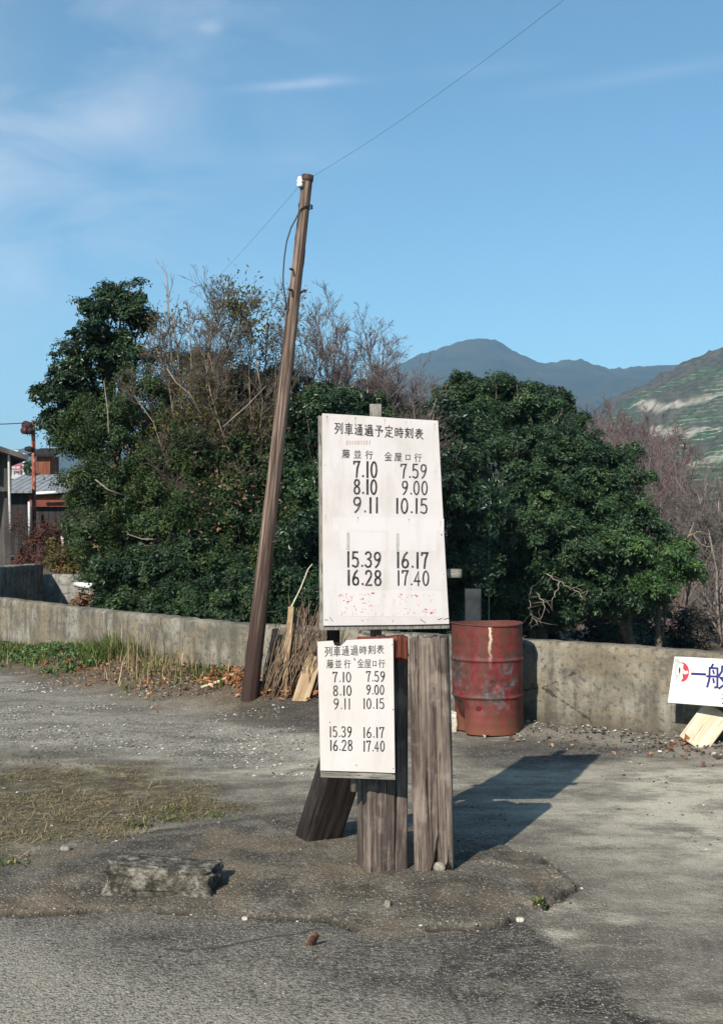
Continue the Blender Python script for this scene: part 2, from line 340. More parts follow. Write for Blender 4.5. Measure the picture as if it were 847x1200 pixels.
z_pale = np.maximum(np.maximum(zone([(690, 900), (900, 885), (900, 1010), (800, 1015), (720, 960)], .35, 51, .4), .5 * zone([(560, 900), (1000, 880), (1000, 1050), (760, 1040), (690, 1010), (600, 950)], .4, 53, .4)), .7 * zone([(310, 868), (430, 860), (440, 915), (330, 905)], .3, 55, .4))
z_soil = np.maximum(sm(-1.5, -.5, wsd + fbm(X * 1.5, Y * 1.5, 0, 61, 4) * .9) * sm(.9, -1.2, X), sm(.0, .1, wsd))
z_litter = sm(-1.0, -.15, wsd + fbm(X * 2.5, Y * 2.5, 0, 63, 4) * .5) * sm(.3, 1.2, X) * (wsd < 0)
crack = np.exp(-(np.abs(msd) / .014) ** 2) * sm(6.0, 5.6, Y) * (.5 + .5 * (vnoise(X * 9, Y * 9, 0, 31) > .38))
ci = seg_d(X + fbm(X * 4, Y * 4, 0, 71, 4) * .2, Y + fbm(X * 4, Y * 4, 2, 73, 4) * .2, np.array((-.7, 4.45)), np.array((-.15, 4.75)))
c2 = seg_d(X + fbm(X * 4, Y * 4, 0, 75, 4) * .2, Y + fbm(X * 4, Y * 4, 2, 77, 4) * .2, np.array((.3, 4.6)), np.array((.35, 3.6)))
crack = np.maximum(crack, .8 * np.exp(-(ci / .008) ** 2) + .6 * np.exp(-(c2 / .007) ** 2))
arc = np.zeros_like(X)
for rr in (.62, .67, .73, .80, .86, .93): arc = np.maximum(arc, np.exp(-((np.hypot(X - .55, Y - 4.62) - rr) / .016) ** 2) * (.5 + vnoise(X * 5, Y * 5, 0, 81)))
arc *= sm(.95, 1.1, X) * sm(4.0, 4.4, Y) * sm(5.6, 5.2, Y)
apron = sm(.02, -.02, -msd) * sm(4.98, 4.86, Y + fbm(X * 3, Y * 3, 0, 85, 3) * .05) * sm(.05, -.05, X + fbm(X * 4, Y * 4, 0, 87, 4) * .3 - .72 - (4.85 - Y) * .22)

def ground_mat():
    M = MT('old_asphalt_and_gravel_ground', .92, .18); p = M.obj()
    big = M.noise(p, .8, 6, .6); mid = M.noise(p, 5, 6, .65); fine = M.noise(p, 60, 5, .7); vf = M.noise(p, 220, 3, .7)
    agg = M.voro(p, 95, 'F1', 'Distance'); aggc = M.voro(p, 95, 'F1', 'Color')
    agg2 = M.voro(p, 38, 'F1', 'Distance'); agg2c = M.voro(p, 38, 'F1', 'Color')
    sepr = M.nd.new('ShaderNodeSeparateColor'); M.lk.new(aggc, sepr.inputs[0]); rnd = sepr.outputs[0]
    sepr2 = M.nd.new('ShaderNodeSeparateColor'); M.lk.new(agg2c, sepr2.inputs[0]); rnd2 = sepr2.outputs[0]
    # road between: dusty grey
    road = M.ramp(M.noise(M.map(p, (.8, 1.7, 1)), 1.0, 7, .65), [(.36, (.10, .093, .083)), (.5, (.235, .218, .19)), (.62, (.43, .40, .345))])
    road = M.mix(M.ramp(mid, [(.44, 0.0), (.57, .65)]), road, (.165, .15, .13))
    # light specks
    spk = M.math('MULTIPLY', M.ramp(agg, [(.28, 1.0), (.42, 0.0)]), M.ramp(rnd, [(.72, 0.0), (.80, 1.0)]))
    spk2 = M.math('MULTIPLY', M.ramp(agg2, [(.25, 1.0), (.38, 0.0)]), M.ramp(rnd2, [(.80, 0.0), (.86, 1.0)]))
    dk = M.math('MULTIPLY', M.ramp(agg, [(.3, 1.0), (.45, 0.0)]), M.ramp(rnd, [(.22, 1.0), (.3, 0.0)]))
    grav = M.ramp(rnd, [(.0, (.14, .135, .125)), (.4, (.27, .26, .24)), (.75, (.40, .385, .35)), (1, (.56, .54, .49))])
    c = M.mix(M.math('MULTIPLY', M.attr('grav'), M.ramp(fine, [(.38, .25), (.6, .95)])), road, grav)
    c = M.mix(M.ramp(M.noise(M.map(p, (1.6, 3.4, 1)), 1.0, 6, .7), [(.40, .6), (.5, 0.0)]), c, (.12, .112, .10))
    c = M.mix(1.0, c, M.ramp(M.noise(p, 95, 4, .75), [(.36, .55), (.5, .98), (.6, 1.0)]), 'MULTIPLY')
    c = M.mix(M.math('MULTIPLY', M.attr('pale'), M.ramp(M.noise(M.map(p, (2.5, 4, 1)), 1, 5, .7), [(.42, .2), (.55, 1.0)])), c, (.50, .475, .405))
    # asphalt apron with exposed aggregate
    strk = M.noise(M.map(p, (7, 16, 7)), 1.0, 6, .7)
    asp = M.ramp(mid, [(.40, (.045, .042, .039)), (.5, (.092, .086, .078)), (.6, (.165, .154, .139))])
    asp = M.mix(M.ramp(strk, [(.43, .75), (.56, 0.0)]), asp, (.062, .058, .054))
    asp = M.mix(M.ramp(big, [(.46, .0), (.58, .6)]), asp, (.225, .213, .192))
    fin = M.math('ADD', M.math('MULTIPLY', M.noise(p, 130, 4, .75), .5), M.math('MULTIPLY', M.noise(M.map(p, (38, 60, 40)), 1, 4, .75), .5))
    asp = M.mix(1.0, asp, M.ramp(fin, [(.41, .22), (.49, .85), (.56, 1.0)]), 'MULTIPLY')
    asp = M.mix(M.math('MULTIPLY', M.ramp(fin, [(.51, 0.0), (.57, .85)]), M.ramp(strk, [(.42, 1.0), (.56, .15)])), asp, (.31, .295, .26))
    spx = M.nd.new('ShaderNodeSeparateXYZ'); M.lk.new(p, spx.inputs[0])
    worn = M.math('SUBTRACT', M.math('MULTIPLY', M.math('SUBTRACT', 4.75, spx.outputs['Y']), .9), M.math('MULTIPLY', M.math('ADD', spx.outputs['X'], .9), .5))
    asp = M.mix(M.math('MULTIPLY', M.ramp(M.math('ADD', worn, M.math('MULTIPLY', big, .9)), [(.50, 0.0), (.95, .9)]), M.ramp(fin, [(.42, .15), (.53, 1.0)])), asp, (.36, .342, .305))
    c = M.mix(M.attr('apron'), c, asp)
    mnd = M.ramp(mid, [(.40, (.08, .073, .063)), (.5, (.125, .115, .10)), (.61, (.185, .17, .148))]); mnd = M.mix(1.0, mnd, M.ramp(M.noise(p, 75, 5, .8), [(.40, .35), (.5, .95), (.6, 1.0)]), 'MULTIPLY')
    mnd = M.mix(M.ramp(M.noise(p, 2.3, 5, .6), [(.48, 0.0), (.62, .6)]), mnd, (.19, .15, .105))
    c = M.mix(M.attr('mound'), c, mnd)
    moss = M.ramp(M.noise(p, 9, 6, .7), [(.38, (.05, .04, .026)), (.47, (.115, .088, .055)), (.535, (.085, .085, .038)), (.62, (.24, .195, .125))])
    c = M.mix(M.math('MULTIPLY', M.attr('moss'), M.ramp(mid, [(.25, .55), (.55, 1.0)])), c, moss)
    soil = M.ramp(M.noise(p, 7, 6, .7), [(.3, (.06, .045, .032)), (.55, (.13, .1, .07)), (.75, (.22, .175, .125))])
    c = M.mix(M.attr('soil'), c, soil)
    c = M.mix(M.math('MULTIPLY', M.attr('litter'), .7), c, M.ramp(fine, [(.35, (.09, .085, .08)), (.6, (.24, .22, .2))]))
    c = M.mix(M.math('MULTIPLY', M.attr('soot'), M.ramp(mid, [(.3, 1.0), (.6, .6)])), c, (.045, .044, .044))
    c = M.mix(M.math('MULTIPLY', spk, .7), c, (.44, .42, .38)); c = M.mix(M.math('MULTIPLY', spk2, .35), c, (.4, .38, .34)); c = M.mix(M.math('MULTIPLY', dk, .55), c, (.05, .045, .04))
    c = M.mix(M.ramp(vf, [(.36, .5), (.5, 0.0)]), c, M.mix(1.0, c, (.42, .4, .38), 'MULTIPLY'))
    c = M.mix(M.math('MULTIPLY', M.attr('arc'), .3), c, (.23, .215, .195))
    c = M.mix(M.attr('crack'), c, (.018, .016, .014))
    c = M.mix(1.0, c, (.90, .872, .82), 'MULTIPLY')
    h = M.math('ADD', M.math('MULTIPLY', fine, .6), M.math('SUBTRACT', M.math('MULTIPLY', mid, .8), M.math('MULTIPLY', agg, .5)))
    M.bump(h, .75, .012); return M.color(c)
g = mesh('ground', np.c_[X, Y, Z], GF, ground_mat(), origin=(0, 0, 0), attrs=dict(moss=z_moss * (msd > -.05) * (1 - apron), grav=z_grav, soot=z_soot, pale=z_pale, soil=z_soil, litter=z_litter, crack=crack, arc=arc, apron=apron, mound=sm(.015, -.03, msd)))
tag(g, kind='structure')

# ------------------------------------------------------------------ far mountains
def ridge(name, prof, dR, front, back, mat, seed, amp, nxx, nyy, bumpamp, curve=1.0, xr=None):
    """hill whose skyline follows prof [(px, py)...] at distance dR"""
    pp = np.array(prof, float); x0, x1 = (pp[0, 0] - W0 / 2) / F * dR, (pp[-1, 0] - W0 / 2) / F * dR
    gx, gy = np.meshgrid(np.linspace(x0, x1, nxx), np.linspace(dR - front, dR + back, nyy)); x, y = gx.ravel(), gy.ravel()
    wy = y + fbm(x / amp * 1.2, y * 0, 0, seed, 4) * front * .10
    px = x / dR * F + W0 / 2; hz = EYE + (HOR - np.interp(px, pp[:, 0], pp[:, 1])) / F * dR
    t = np.where(y < dR, np.clip((y - (dR - front)) / front, 0, 1), np.clip(((dR + back) - y) / back, 0, 1))
    h = hz * np.power(t, curve)
    h = h + fbm(x / amp, y / amp * .7, 0, seed, 4) * amp * .9 * t * (1 - t) * 2 + (vnoise(x / bumpamp * .5, y / bumpamp * .5, 0, seed + 5) - .5) * bumpamp * t ** .3 + (vnoise(x / bumpamp * 1.3, y / bumpamp * 1.3, 0, seed + 6) - .5) * bumpamp * .6 * t ** .3 - 2 * (t <= 0)
    i2 = (np.arange(nyy - 1)[:, None] * nxx + np.arange(nxx - 1)[None, :]).ravel()
    return np.c_[x, y, h], np.c_[i2, i2 + 1, i2 + nxx + 1, i2 + nxx]
def forest_mat(name, a, b, c, sc):
    M = MT(name, .95, .05); p = M.obj(); n = M.noise(p, sc, 6, .7); n2 = M.noise(p, sc * 6, 4, .7)
    col = M.mix(M.ramp(n2, [(.3, 0.0), (.7, .7)]), M.ramp(n, [(.35, a), (.52, b), (.68, c)]), tuple(v * .5 for v in a)); return M.color(col)
prof = [(-600, 540), (-300, 515), (0, 528), (40, 524), (120, 530), (250, 505), (400, 455), (487, 418), (520, 405), (548, 397), (566, 395.5), (582, 399), (608, 414), (636, 426), (662, 422.5), (682, 422), (708, 432), (740, 430), (792, 427), (850, 427), (950, 440), (1200, 470), (1600, 520)]
v, f = ridge('mountain', prof, 3000, 1500, 1500, None, 91, 330, 460, 170, 8, .9)
tag(mesh('mountain', v, f, forest_mat('far_forest', (.02, .034, .022), (.045, .055, .034), (.085, .075, .052), .009), origin=(0, 3000, 0)), kind='structure')
prof2 = [(560, 640), (640, 540), (690, 487), (712, 468), (735, 459), (760, 447), (785, 433), (805, 424), (826, 414), (847, 406), (900, 388), (1000, 366), (1150, 372), (1400, 420), (1700, 500)]
v, f = ridge('hill', prof2, 1100, 800, 600, None, 117, 110, 300, 330, 5.5, 1.0)
hx, hy, hz_ = v.T
def hill_hit(px, py):
    """nearest hill vertex on the sight line, used to lay the farm roads along the slope"""
    q = np.hypot(hx / hy * F + W0 / 2 - px, HOR - (hz_ - EYE) / hy * F - py); q = q + (hy > 1100) * 1e3; return v[int(np.argmin(q))]
road_a = np.zeros(len(v))
for poly in ([(742, 474), (775, 478), (800, 474), (822, 468), (850, 461), (900, 452)], [(768, 500), (785, 504), (815, 507), (850, 505), (900, 505)], [(800, 548), (822, 541), (850, 535), (900, 530)]):
    P = np.array([hill_hit(*q)[:2] for q in poly])
    for a, b in zip(P[:-1], P[1:]): road_a = np.maximum(road_a, sm(4.8, 2.4, seg_d(hx, hy, a, b)))
orch = sm(-.05, .08, fbm(hx / 120, hy / 120, 0, 131, 4) + .10) * sm(1060, 960, hy + fbm(hx / 60, hy / 60, 0, 133, 3) * 90)
def hill_mat():
    M = MT('terraced_orchard_hill', .95, .05); p = M.obj()
    sp = M.nd.new('ShaderNodeSeparateXYZ'); M.lk.new(p, sp.inputs[0])
    n = M.noise(p, .03, 5, .65); n2 = M.noise(p, .18, 4, .7)
    base = M.ramp(n2, [(.40, (.018, .045, .02)), (.5, (.045, .078, .034)), (.6, (.075, .10, .05))])
    forest = M.ramp(n2, [(.4, (.035, .04, .028)), (.58, (.085, .075, .055))])
    hgt = M.math('ADD', sp.outputs['Z'], M.math('MULTIPLY', n, 7.0))
    fr = M.math('FRACT', M.math('DIVIDE', hgt, 3.4))
    ln = M.math('MULTIPLY', M.ramp(fr, [(.0, 1.0), (.13, 1.0), (.20, 0.0)]), M.ramp(M.noise(p, .012, 4, .7), [(.44, .1), (.54, 1.0)]))
    ln = M.math('MULTIPLY', ln, M.ramp(M.noise(p, .16, 3, .6), [(.42, .1), (.55, 1.0)]))
    o = M.mix(M.math('MULTIPLY', ln, .75), base, (.48, .44, .36))
    c = M.mix(M.attr('orch'), forest, o); c = M.mix(M.math('MULTIPLY', M.attr('road'), M.ramp(M.noise(p, .12, 3, .6), [(.35, .3), (.55, .9)])), c, (.34, .315, .26)); return M.color(c)
tag(mesh('hill', v, f, hill_mat(), origin=(500, 1100, 0), attrs=dict(orch=orch, road=road_a)), kind='structure')

# haze in the valley
HZ0, HZ1 = np.array((-6600, -450, -8.0)), np.array((6600, 6600, 590.0))
v, f, _ = box((HZ0 + HZ1) / 2, HZ1 - HZ0)
hm = bpy.data.materials.new('haze_air'); hm.use_nodes = True; nt = hm.node_tree; nt.nodes.remove(nt.nodes['Principled BSDF'])
pv = nt.nodes.new('ShaderNodeVolumePrincipled'); pv.inputs['Color'].default_value = (.40, .66, 1.0, 1); pv.inputs['Density'].default_value = 1.8e-4; pv.inputs['Anisotropy'].default_value = .0
nt.links.new(pv.outputs[0], nt.nodes['Material Output'].inputs['Volume'])
hz = mesh('haze', v, f, hm, smooth=False, origin=(0, 3000, 0)); tag(hz, kind='stuff')
#@@PART2
# ------------------------------------------------------------------ concrete parapet wall along the road
def sweep_wall(path, top, thick, bottom, seed, rough=.006, round_=.03, step=.05):
    P = [np.array(p, float) for p in path]; pts = []
    for a, b in zip(P[:-1], P[1:]):
        n = max(2, int(np.linalg.norm(b - a) / step)); pts += [a + (b - a) * i / n for i in range(n)]
    pts.append(P[-1]); pts = np.array(pts)
    for _ in range(6): pts[1:-1] = (pts[:-2] + 2 * pts[1:-1] + pts[2:]) / 4
    t = np.gradient(pts, axis=0); t /= np.linalg.norm(t, axis=1)[:, None]; nrm = np.c_[-t[:, 1], t[:, 0]]
    if wall_side(pts, nrm): nrm = -nrm
    s = np.r_[0, np.cumsum(np.linalg.norm(np.diff(pts, axis=0), axis=1))]
    r = round_; prof = [(0, z) for z in np.linspace(bottom, top - r, 16)] + [(r * .3, top - r * .3), (r, top)] + [(x, top) for x in np.linspace(r, thick - r, 4)[1:]] + [(thick - r * .3, top - r * .3), (thick, top - r)] + [(thick, z) for z in np.linspace(top - r, bottom, 6)[1:]]
    prof = np.array(prof); v = []; m = len(prof)
    for i in range(len(pts)):
        dz = fbm(s[i] * .8, seed, 0, seed, 3) * .035 + fbm(s[i] * 7, seed, 0, seed + 1, 3) * .016
        do = fbm(s[i] * 1.2, prof[:, 1] * 2.2, prof[:, 0] * 9, seed + 2, 4) * .03 + fbm(s[i] * 12, prof[:, 1] * 12, prof[:, 0] * 12, seed + 3, 3) * rough * 2
        chip = np.maximum(0, vnoise(s[i] * 5, prof[:, 0] * 6, 0, seed + 4) - .72) * .10 * (prof[:, 1] > top - .05)
        q = pts[i] + nrm[i] * (prof[:, :1] + do[:, None]); v.append(np.c_[q, prof[:, 1] + dz * (prof[:, 1] > top - .3) - chip])
    v = np.concatenate(v); f = []
    for i in range(len(pts) - 1):
        for k in range(m - 1): f.append((i * m + k, (i + 1) * m + k, (i + 1) * m + k + 1, i * m + k + 1))
    f.append(tuple(range(m))); f.append(tuple((len(pts) - 1) * m + k for k in range(m - 1, -1, -1)))
    u = np.repeat(s, m); return v, f, np.c_[u, np.tile(prof[:, 0], len(pts)), np.tile(prof[:, 1], len(pts))]
def wall_side(pts, nrm): q = pts + nrm * .3; return np.mean(wall_sd(q[:, 0], q[:, 1])) < 0
def concrete(name, a, b, c, dirt, zb=0.0, zt=.7):
    M = MT(name, .92, .2); g = M.attr('gc', True)
    n = M.noise(g, 2.2, 6, .65); n2 = M.noise(g, 18, 5, .7); st = M.noise(M.map(g, (9, 9, .9)), 1, 5, .65)
    n3 = M.noise(M.map(g, (1.3, 1.3, 2.4)), 1.0, 5, .6, .8)
    col = M.ramp(n, [(.42, a), (.5, b), (.59, c)])
    col = M.mix(M.ramp(st, [(.47, 0.0), (.60, .65)]), col, dirt)
    col = M.mix(M.ramp(n3, [(.49, 0.0), (.60, .5)]), col, (.21, .165, .105))
    col = M.mix(M.ramp(M.noise(g, 5.5, 6, .7), [(.53, 0.0), (.62, .65)]), col, (.07, .066, .06))
    col = M.mix(M.ramp(n2, [(.38, .8), (.47, 0.0)]), col, dirt)
    sp = M.nd.new('ShaderNodeSeparateXYZ'); M.lk.new(g, sp.inputs[0])
    z = M.math('ADD', sp.outputs['Z'], M.math('MULTIPLY', n, .25))
    col = M.mix(M.ramp(z, [(zb + .12, .7), (zb + .34, 0.0)]), col, tuple(v * .55 for v in dirt))
    vz = M.voro(M.map(M.math('ADD', 0.0, 0.0) if False else g, (1.1, 1.1, 1.4)), 1.0, 'DISTANCE_TO_EDGE')
    ckm = M.math('MULTIPLY', M.ramp(M.math('ADD', vz, M.math('MULTIPLY', M.math('SUBTRACT', M.noise(g, 9, 4, .7), .5), .10)), [(.0, 1.0), (.010, 0.0)]), M.ramp(M.noise(g, .9, 2, .5), [(.48, 0.0), (.55, .8)])); col = M.mix(ckm, col, (.03, .027, .024))
    pit = M.voro(g, 30); col = M.mix(M.math('MULTIPLY', M.ramp(pit, [(.05, 1.0), (.12, 0.0)]), .5), col, (.05, .045, .04))
    M.bump(M.math('ADD', M.math('MULTIPLY', n2, .9), n), .9, .016); return M.color(col)
MAT['concrete'] = concrete('weathered_concrete', (0.123, 0.113, 0.092), (0.180, 0.165, 0.134), (0.246, 0.231, 0.195), (0.075, 0.067, 0.055))
MAT['concrete_old'] = concrete('old_grey_concrete', (0.176, 0.172, 0.158), (0.238, 0.233, 0.216), (0.299, 0.295, 0.273), (0.106, 0.097, 0.084))
MAT['concrete_dark'] = plain('dark_bluish_concrete', (.035, .038, .042), .95, .1, .4, 5)  # very dark bluish grey, mottled by noise
v, f, g_ = sweep_wall(WALL, .70, .20, -.25, 5)
tag(mesh('concrete_wall', v, f, MAT['concrete'], origin=(0, 10, 0), attrs=dict(gc=g_)), 'low weathered concrete wall bending along the far side of the road', 'wall')
# second wall running away at the left, and the retaining wall across its end
xw = at(49, 660, 20.0)[0]
def wall_side(pts, nrm): return np.mean(nrm[:, 0]) > 0
v, f, g_ = sweep_wall([(xw - .10, 17.7), (xw - .06, 18.3), (xw, 19.4), (xw + .02, 20.05)], 1.12, .22, -.5, 8)
tag(mesh('side_wall', v, f, MAT['concrete_old'], origin=(xw, 18.5, 0), attrs=dict(gc=g_)), 'dark shaded concrete wall running away behind the low wall at left', 'wall')
def wall_side(pts, nrm): return np.mean(nrm[:, 1]) < 0
v, f, g_ = sweep_wall([(-6.6, 20.22), (-5.0, 20.2), (-4.2, 20.22), (-3.0, 20.25)], .93, .25, -.6, 12)
tag(mesh('retaining_wall', v, f, MAT['concrete_old'], origin=(-5, 20.2, 0), attrs=dict(gc=g_)), 'short sunlit retaining wall above the heap of dead leaves', 'wall')

# ------------------------------------------------------------------ timetable stand
class Plane:
    def __init__(s, a, b, c):
        s.p = a; n = np.cross(b - a, c - a); n /= np.linalg.norm(n); s.n = n if n[1] < 0 else -n
    def hit(s, px, py, off=0.0):
        d = np.array(((px - W0 / 2) / F, 1.0, -(py - HOR) / F)); o = np.array((0, 0, EYE)); t = (s.p + s.n * off - o).dot(s.n) / d.dot(s.n); return o + d * t
def slab(pl, outline, front, thick):
    n = len(outline); a = [pl.hit(x, y, front) for x, y in outline]; b = [p - pl.n * thick for p in a]
    return np.array(a + b), [tuple(range(n)), tuple(range(2 * n - 1, n - 1, -1))] + [(i, i + n, (i + 1) % n + n, (i + 1) % n) for i in range(n)]
LAY = [0]
def ribbon(mb, pl, pts, w, lift=.0010, taper=1.0):
    pts = np.array(pts, float)
    e = pts[0] - pts[1]; pts[0] = pts[0] + e / (np.linalg.norm(e) + 1e-9) * w * .35
    e = pts[-1] - pts[-2]; pts[-1] = pts[-1] + e / (np.linalg.norm(e) + 1e-9) * w * .35
    d = np.diff(pts, axis=0); d /= np.linalg.norm(d, axis=1)[:, None] + 1e-9; nn = np.c_[-d[:, 1], d[:, 0]]
    N_ = np.vstack([nn[:1], nn[:-1] + nn[1:], nn[-1:]]); k = N_ / (np.linalg.norm(N_, axis=1)[:, None] + 1e-9)
    cosv = np.r_[1, np.clip((k[1:-1] * nn[1:]).sum(1), .6, 1), 1] if len(pts) > 2 else np.ones(2)
    LAY[0] = (LAY[0] + 1) % 40; lf = lift + LAY[0] * .00003
    hw = w / 2 * np.linspace(1, taper, len(pts)) * (1 + (rng.random(len(pts)) - .5) * .16)
    L = pts + k * (hw / cosv)[:, None]; R_ = pts - k * (hw / cosv)[:, None]
    v = [pl.hit(x, y, lf) for x, y in L] + [pl.hit(x, y, lf) for x, y in R_]; n = len(pts)
    mb.add(v, [(i, i + 1, n + i + 1, n + i) for i in range(n - 1)])
def arcp(cx, cy, rx, ry, a0, a1, n=14): return [(cx + rx * math.cos(R(a)), cy + ry * math.sin(R(a))) for a in np.linspace(a0, a1, n)]
DIG = {'0': [arcp(.5, .5, .5, .5, -90, 270, 20)], '1': [[(.5, 0), (.5, 1)]],
       '2': [[(.02, .22), (.12, .06), (.4, 0), (.75, .03), (.96, .2), (.88, .42), (.5, .7), (.03, 1), (1, 1)]],
       '3': [[(.05, .13), (.28, .01), (.65, 0), (.93, .14), (.9, .35), (.45, .46), (.9, .57), (1, .8), (.75, .98), (.3, 1), (0, .87)]],
       '4': [[(.72, 1), (.72, 0), (0, .7), (1, .7)]],
       '5': [[(.9, 0), (.14, 0), (.08, .42), (.45, .36), (.88, .46), (1, .7), (.86, .93), (.5, 1), (.02, .9)]],
       '6': [[(.8, .0), (.4, .18), (.1, .48), (0, .74), (.16, .95), (.5, 1), (.86, .94), (1, .73), (.84, .53), (.5, .47), (.1, .62)]],
       '7': [[(.02, .14), (.02, 0), (1, 0), (.62, .42), (.46, 1)]],
       '8': [[(.5, .46), (.14, .36), (.06, .17), (.25, .02), (.5, 0), (.78, .03), (.94, .17), (.84, .36), (.5, .46), (.1, .58), (0, .8), (.2, .97), (.5, 1), (.8, .97), (1, .8), (.9, .58), (.5, .46)]],
       '9': [[(.92, .38), (.5, .53), (.16, .47), (0, .27), (.14, .06), (.5, 0), (.84, .05), (1, .26), (.9, .52), (.6, .82), (.2, 1)]]}
SHIN = [[(10, 8), (20, 20)], [(4, 40), (22, 40), (21, 70), (6, 88)], [(10, 80), (30, 92), (97, 95)]]
RITO = [[(70, 15), (70, 70)], [(92, 4), (92, 92), (78, 90)]]
KAN = {'列': [[(4, 12), (60, 12)], [(32, 12), (24, 38), (5, 60)], [(24, 36), (52, 36), (44, 62), (28, 84), (7, 98)], [(22, 54), (36, 68)]] + RITO,
 '車': [[(12, 15), (88, 15)], [(22, 30), (22, 68)], [(22, 30), (78, 30), (78, 68)], [(22, 49), (78, 49)], [(22, 67), (78, 67)], [(4, 84), (96, 84)], [(50, 2), (50, 99)]],
 '通': SHIN + [[(40, 8), (82, 8), (66, 21)], [(54, 14), (70, 24)], [(42, 32), (42, 84)], [(42, 32), (84, 32), (84, 82), (76, 84)], [(42, 48), (84, 48)], [(42, 64), (84, 64)], [(63, 24), (63, 84)]],
 '過': SHIN + [[(44, 6), (44, 38)], [(44, 6), (80, 6), (80, 38)], [(62, 22), (62, 38)], [(62, 22), (80, 22)], [(37, 40), (37, 84)], [(37, 40), (90, 40), (90, 82), (82, 84)], [(52, 54), (52, 76)], [(52, 54), (74, 54), (74, 76)], [(52, 75), (74, 75)]],
 '予': [[(22, 8), (76, 8), (52, 28)], [(34, 20), (64, 38)], [(6, 42), (92, 42), (78, 58)], [(50, 42), (50, 90), (34, 94)]],
 '定': [[(50, 1), (50, 14)], [(12, 30), (12, 16), (88, 16), (86, 29)], [(24, 38), (76, 38)], [(50, 38), (50, 88)], [(50, 62), (78, 62)], [(27, 55), (23, 76), (6, 97)], [(23, 76), (46, 90), (97, 95)]],
 '時': [[(8, 15), (8, 80)], [(8, 15), (32, 15), (32, 80)], [(8, 46), (32, 46)], [(8, 78), (32, 78)], [(46, 20), (92, 20)], [(68, 4), (68, 38)], [(40, 38), (97, 38)], [(42, 58), (97, 58)], [(80, 46), (80, 92), (66, 94)], [(52, 68), (62, 80)]],
 '刻': [[(30, 2), (30, 16)], [(4, 17), (60, 17)], [(32, 17), (12, 38), (36, 38)], [(46, 32), (10, 68)], [(50, 50), (8, 93)], [(32, 68), (54, 90)]] + RITO,
 '表': [[(15, 14), (85, 14)], [(22, 28), (78, 28)], [(6, 43), (94, 43)], [(50, 2), (50, 43)], [(48, 43), (6, 75)], [(30, 60), (30, 93), (50, 80)], [(80, 54), (60, 66)], [(48, 46), (64, 74), (96, 96)]],
 '藤': [[(4, 12), (96, 12)], [(32, 2), (32, 22)], [(68, 2), (68, 22)], [(14, 30), (14, 70), (5, 97)], [(14, 30), (34, 30), (34, 95)], [(14, 48), (34, 48)], [(14, 66), (34, 66)], [(50, 27), (56, 35)], [(86, 27), (78, 35)], [(46, 40), (94, 40)], [(43, 54), (98, 54)], [(67, 28), (60, 54), (43, 71)], [(74, 54), (97, 71)], [(69, 62), (69, 97)], [(52, 72), (58, 80)], [(88, 72), (79, 80)], [(50, 94), (62, 85)], [(76, 85), (92, 95)]],
 '並': [[(30, 4), (38, 18)], [(72, 4), (63, 18)], [(8, 24), (92, 24)], [(37, 24), (37, 89)], [(63, 24), (63, 89)], [(13, 42), (24, 70)], [(87, 42), (76, 70)], [(3, 91), (97, 91)]],
 '行': [[(32, 3), (10, 28)], [(36, 28), (6, 58)], [(24, 46), (24, 97)], [(48, 16), (92, 16)], [(42, 42), (98, 42)], [(74, 42), (74, 92), (60, 94)]],
 '金': [[(50, 2), (4, 42)], [(50, 2), (96, 42)], [(30, 40), (70, 40)], [(15, 60), (85, 60)], [(50, 40), (50, 92)], [(26, 70), (34, 83)], [(75, 70), (66, 83)], [(5, 94), (95, 94)]],
 '屋': [[(16, 8), (86, 8), (86, 28)], [(16, 27), (86, 27)], [(16, 8), (16, 60), (3, 97)], [(27, 42), (92, 42)], [(52, 42), (34, 58), (78, 56)], [(68, 48), (86, 63)], [(30, 75), (86, 75)], [(58, 62), (58, 93)], [(20, 94), (97, 94)]],
 '口': [[(18, 16), (18, 88)], [(18, 18), (82, 18), (82, 88)], [(18, 80), (82, 80)]],
 '般': [[(26, 1), (18, 16)], [(12, 16), (12, 60), (3, 93)], [(12, 16), (43, 16), (43, 93), (33, 93)], [(26, 26), (29, 38)], [(1, 50), (51, 50)], [(26, 60), (29, 73)], [(62, 8), (62, 26), (51, 43)], [(62, 8), (84, 8), (84, 32), (98, 34)], [(55, 54), (90, 54), (76, 76), (50, 96)], [(60, 58), (76, 80), (98, 96)]],
 '一': [[(2, 50), (98, 50)]]}
def kanji(mb, pl, ch, cx, cy, w, h, sw, tilt=0.0):
    for st in KAN[ch]:
        q = []
        for x, y in st:
            dx = (x - 50) / 100 * w + (random.random() - .5) * w * .02; q.append((cx + dx, cy + (y - 50) / 100 * h + dx * tilt + (random.random() - .5) * h * .02))
        ribbon(mb, pl, q, sw)
def digits(mb, pl, s, x0, x1, y0, y1, sw, tilt=0.0, slant=0.0):
    adv = {'1': .62, '.': .42}; tot = sum(adv.get(c, 1.0) for c in s); u = (x1 - x0) / (tot - .28); x = x0; h = y1 - y0
    for c in s:
        a = adv.get(c, 1.0) * u
        if c == '.':
            r = sw * .62; cx_, cy_ = x + .07 * u, y1 - r + (x - x0) * tilt
            LAY[0] = (LAY[0] + 1) % 40; mb.add([pl.hit(cx_ + r * math.cos(t), cy_ + r * math.sin(t), .001 + LAY[0] * .00003) for t in np.arange(10) * .6283], [tuple(range(10))])
        else:
            wd = (.62 if c != '1' else .34) * u
            for st in DIG[c]:
                j = [(random.random() - .5) * .05 for _ in range(4)]
                ribbon(mb, pl, [(x + (px_ * (1 + j[0]) + j[1] * py_) * wd + slant * (1 - py_) * h, y0 + (py_ + j[2] * .4) * h + (x - x0) * tilt) for px_, py_ in st], sw * (1.15 if c == '1' else 1))
        x += a
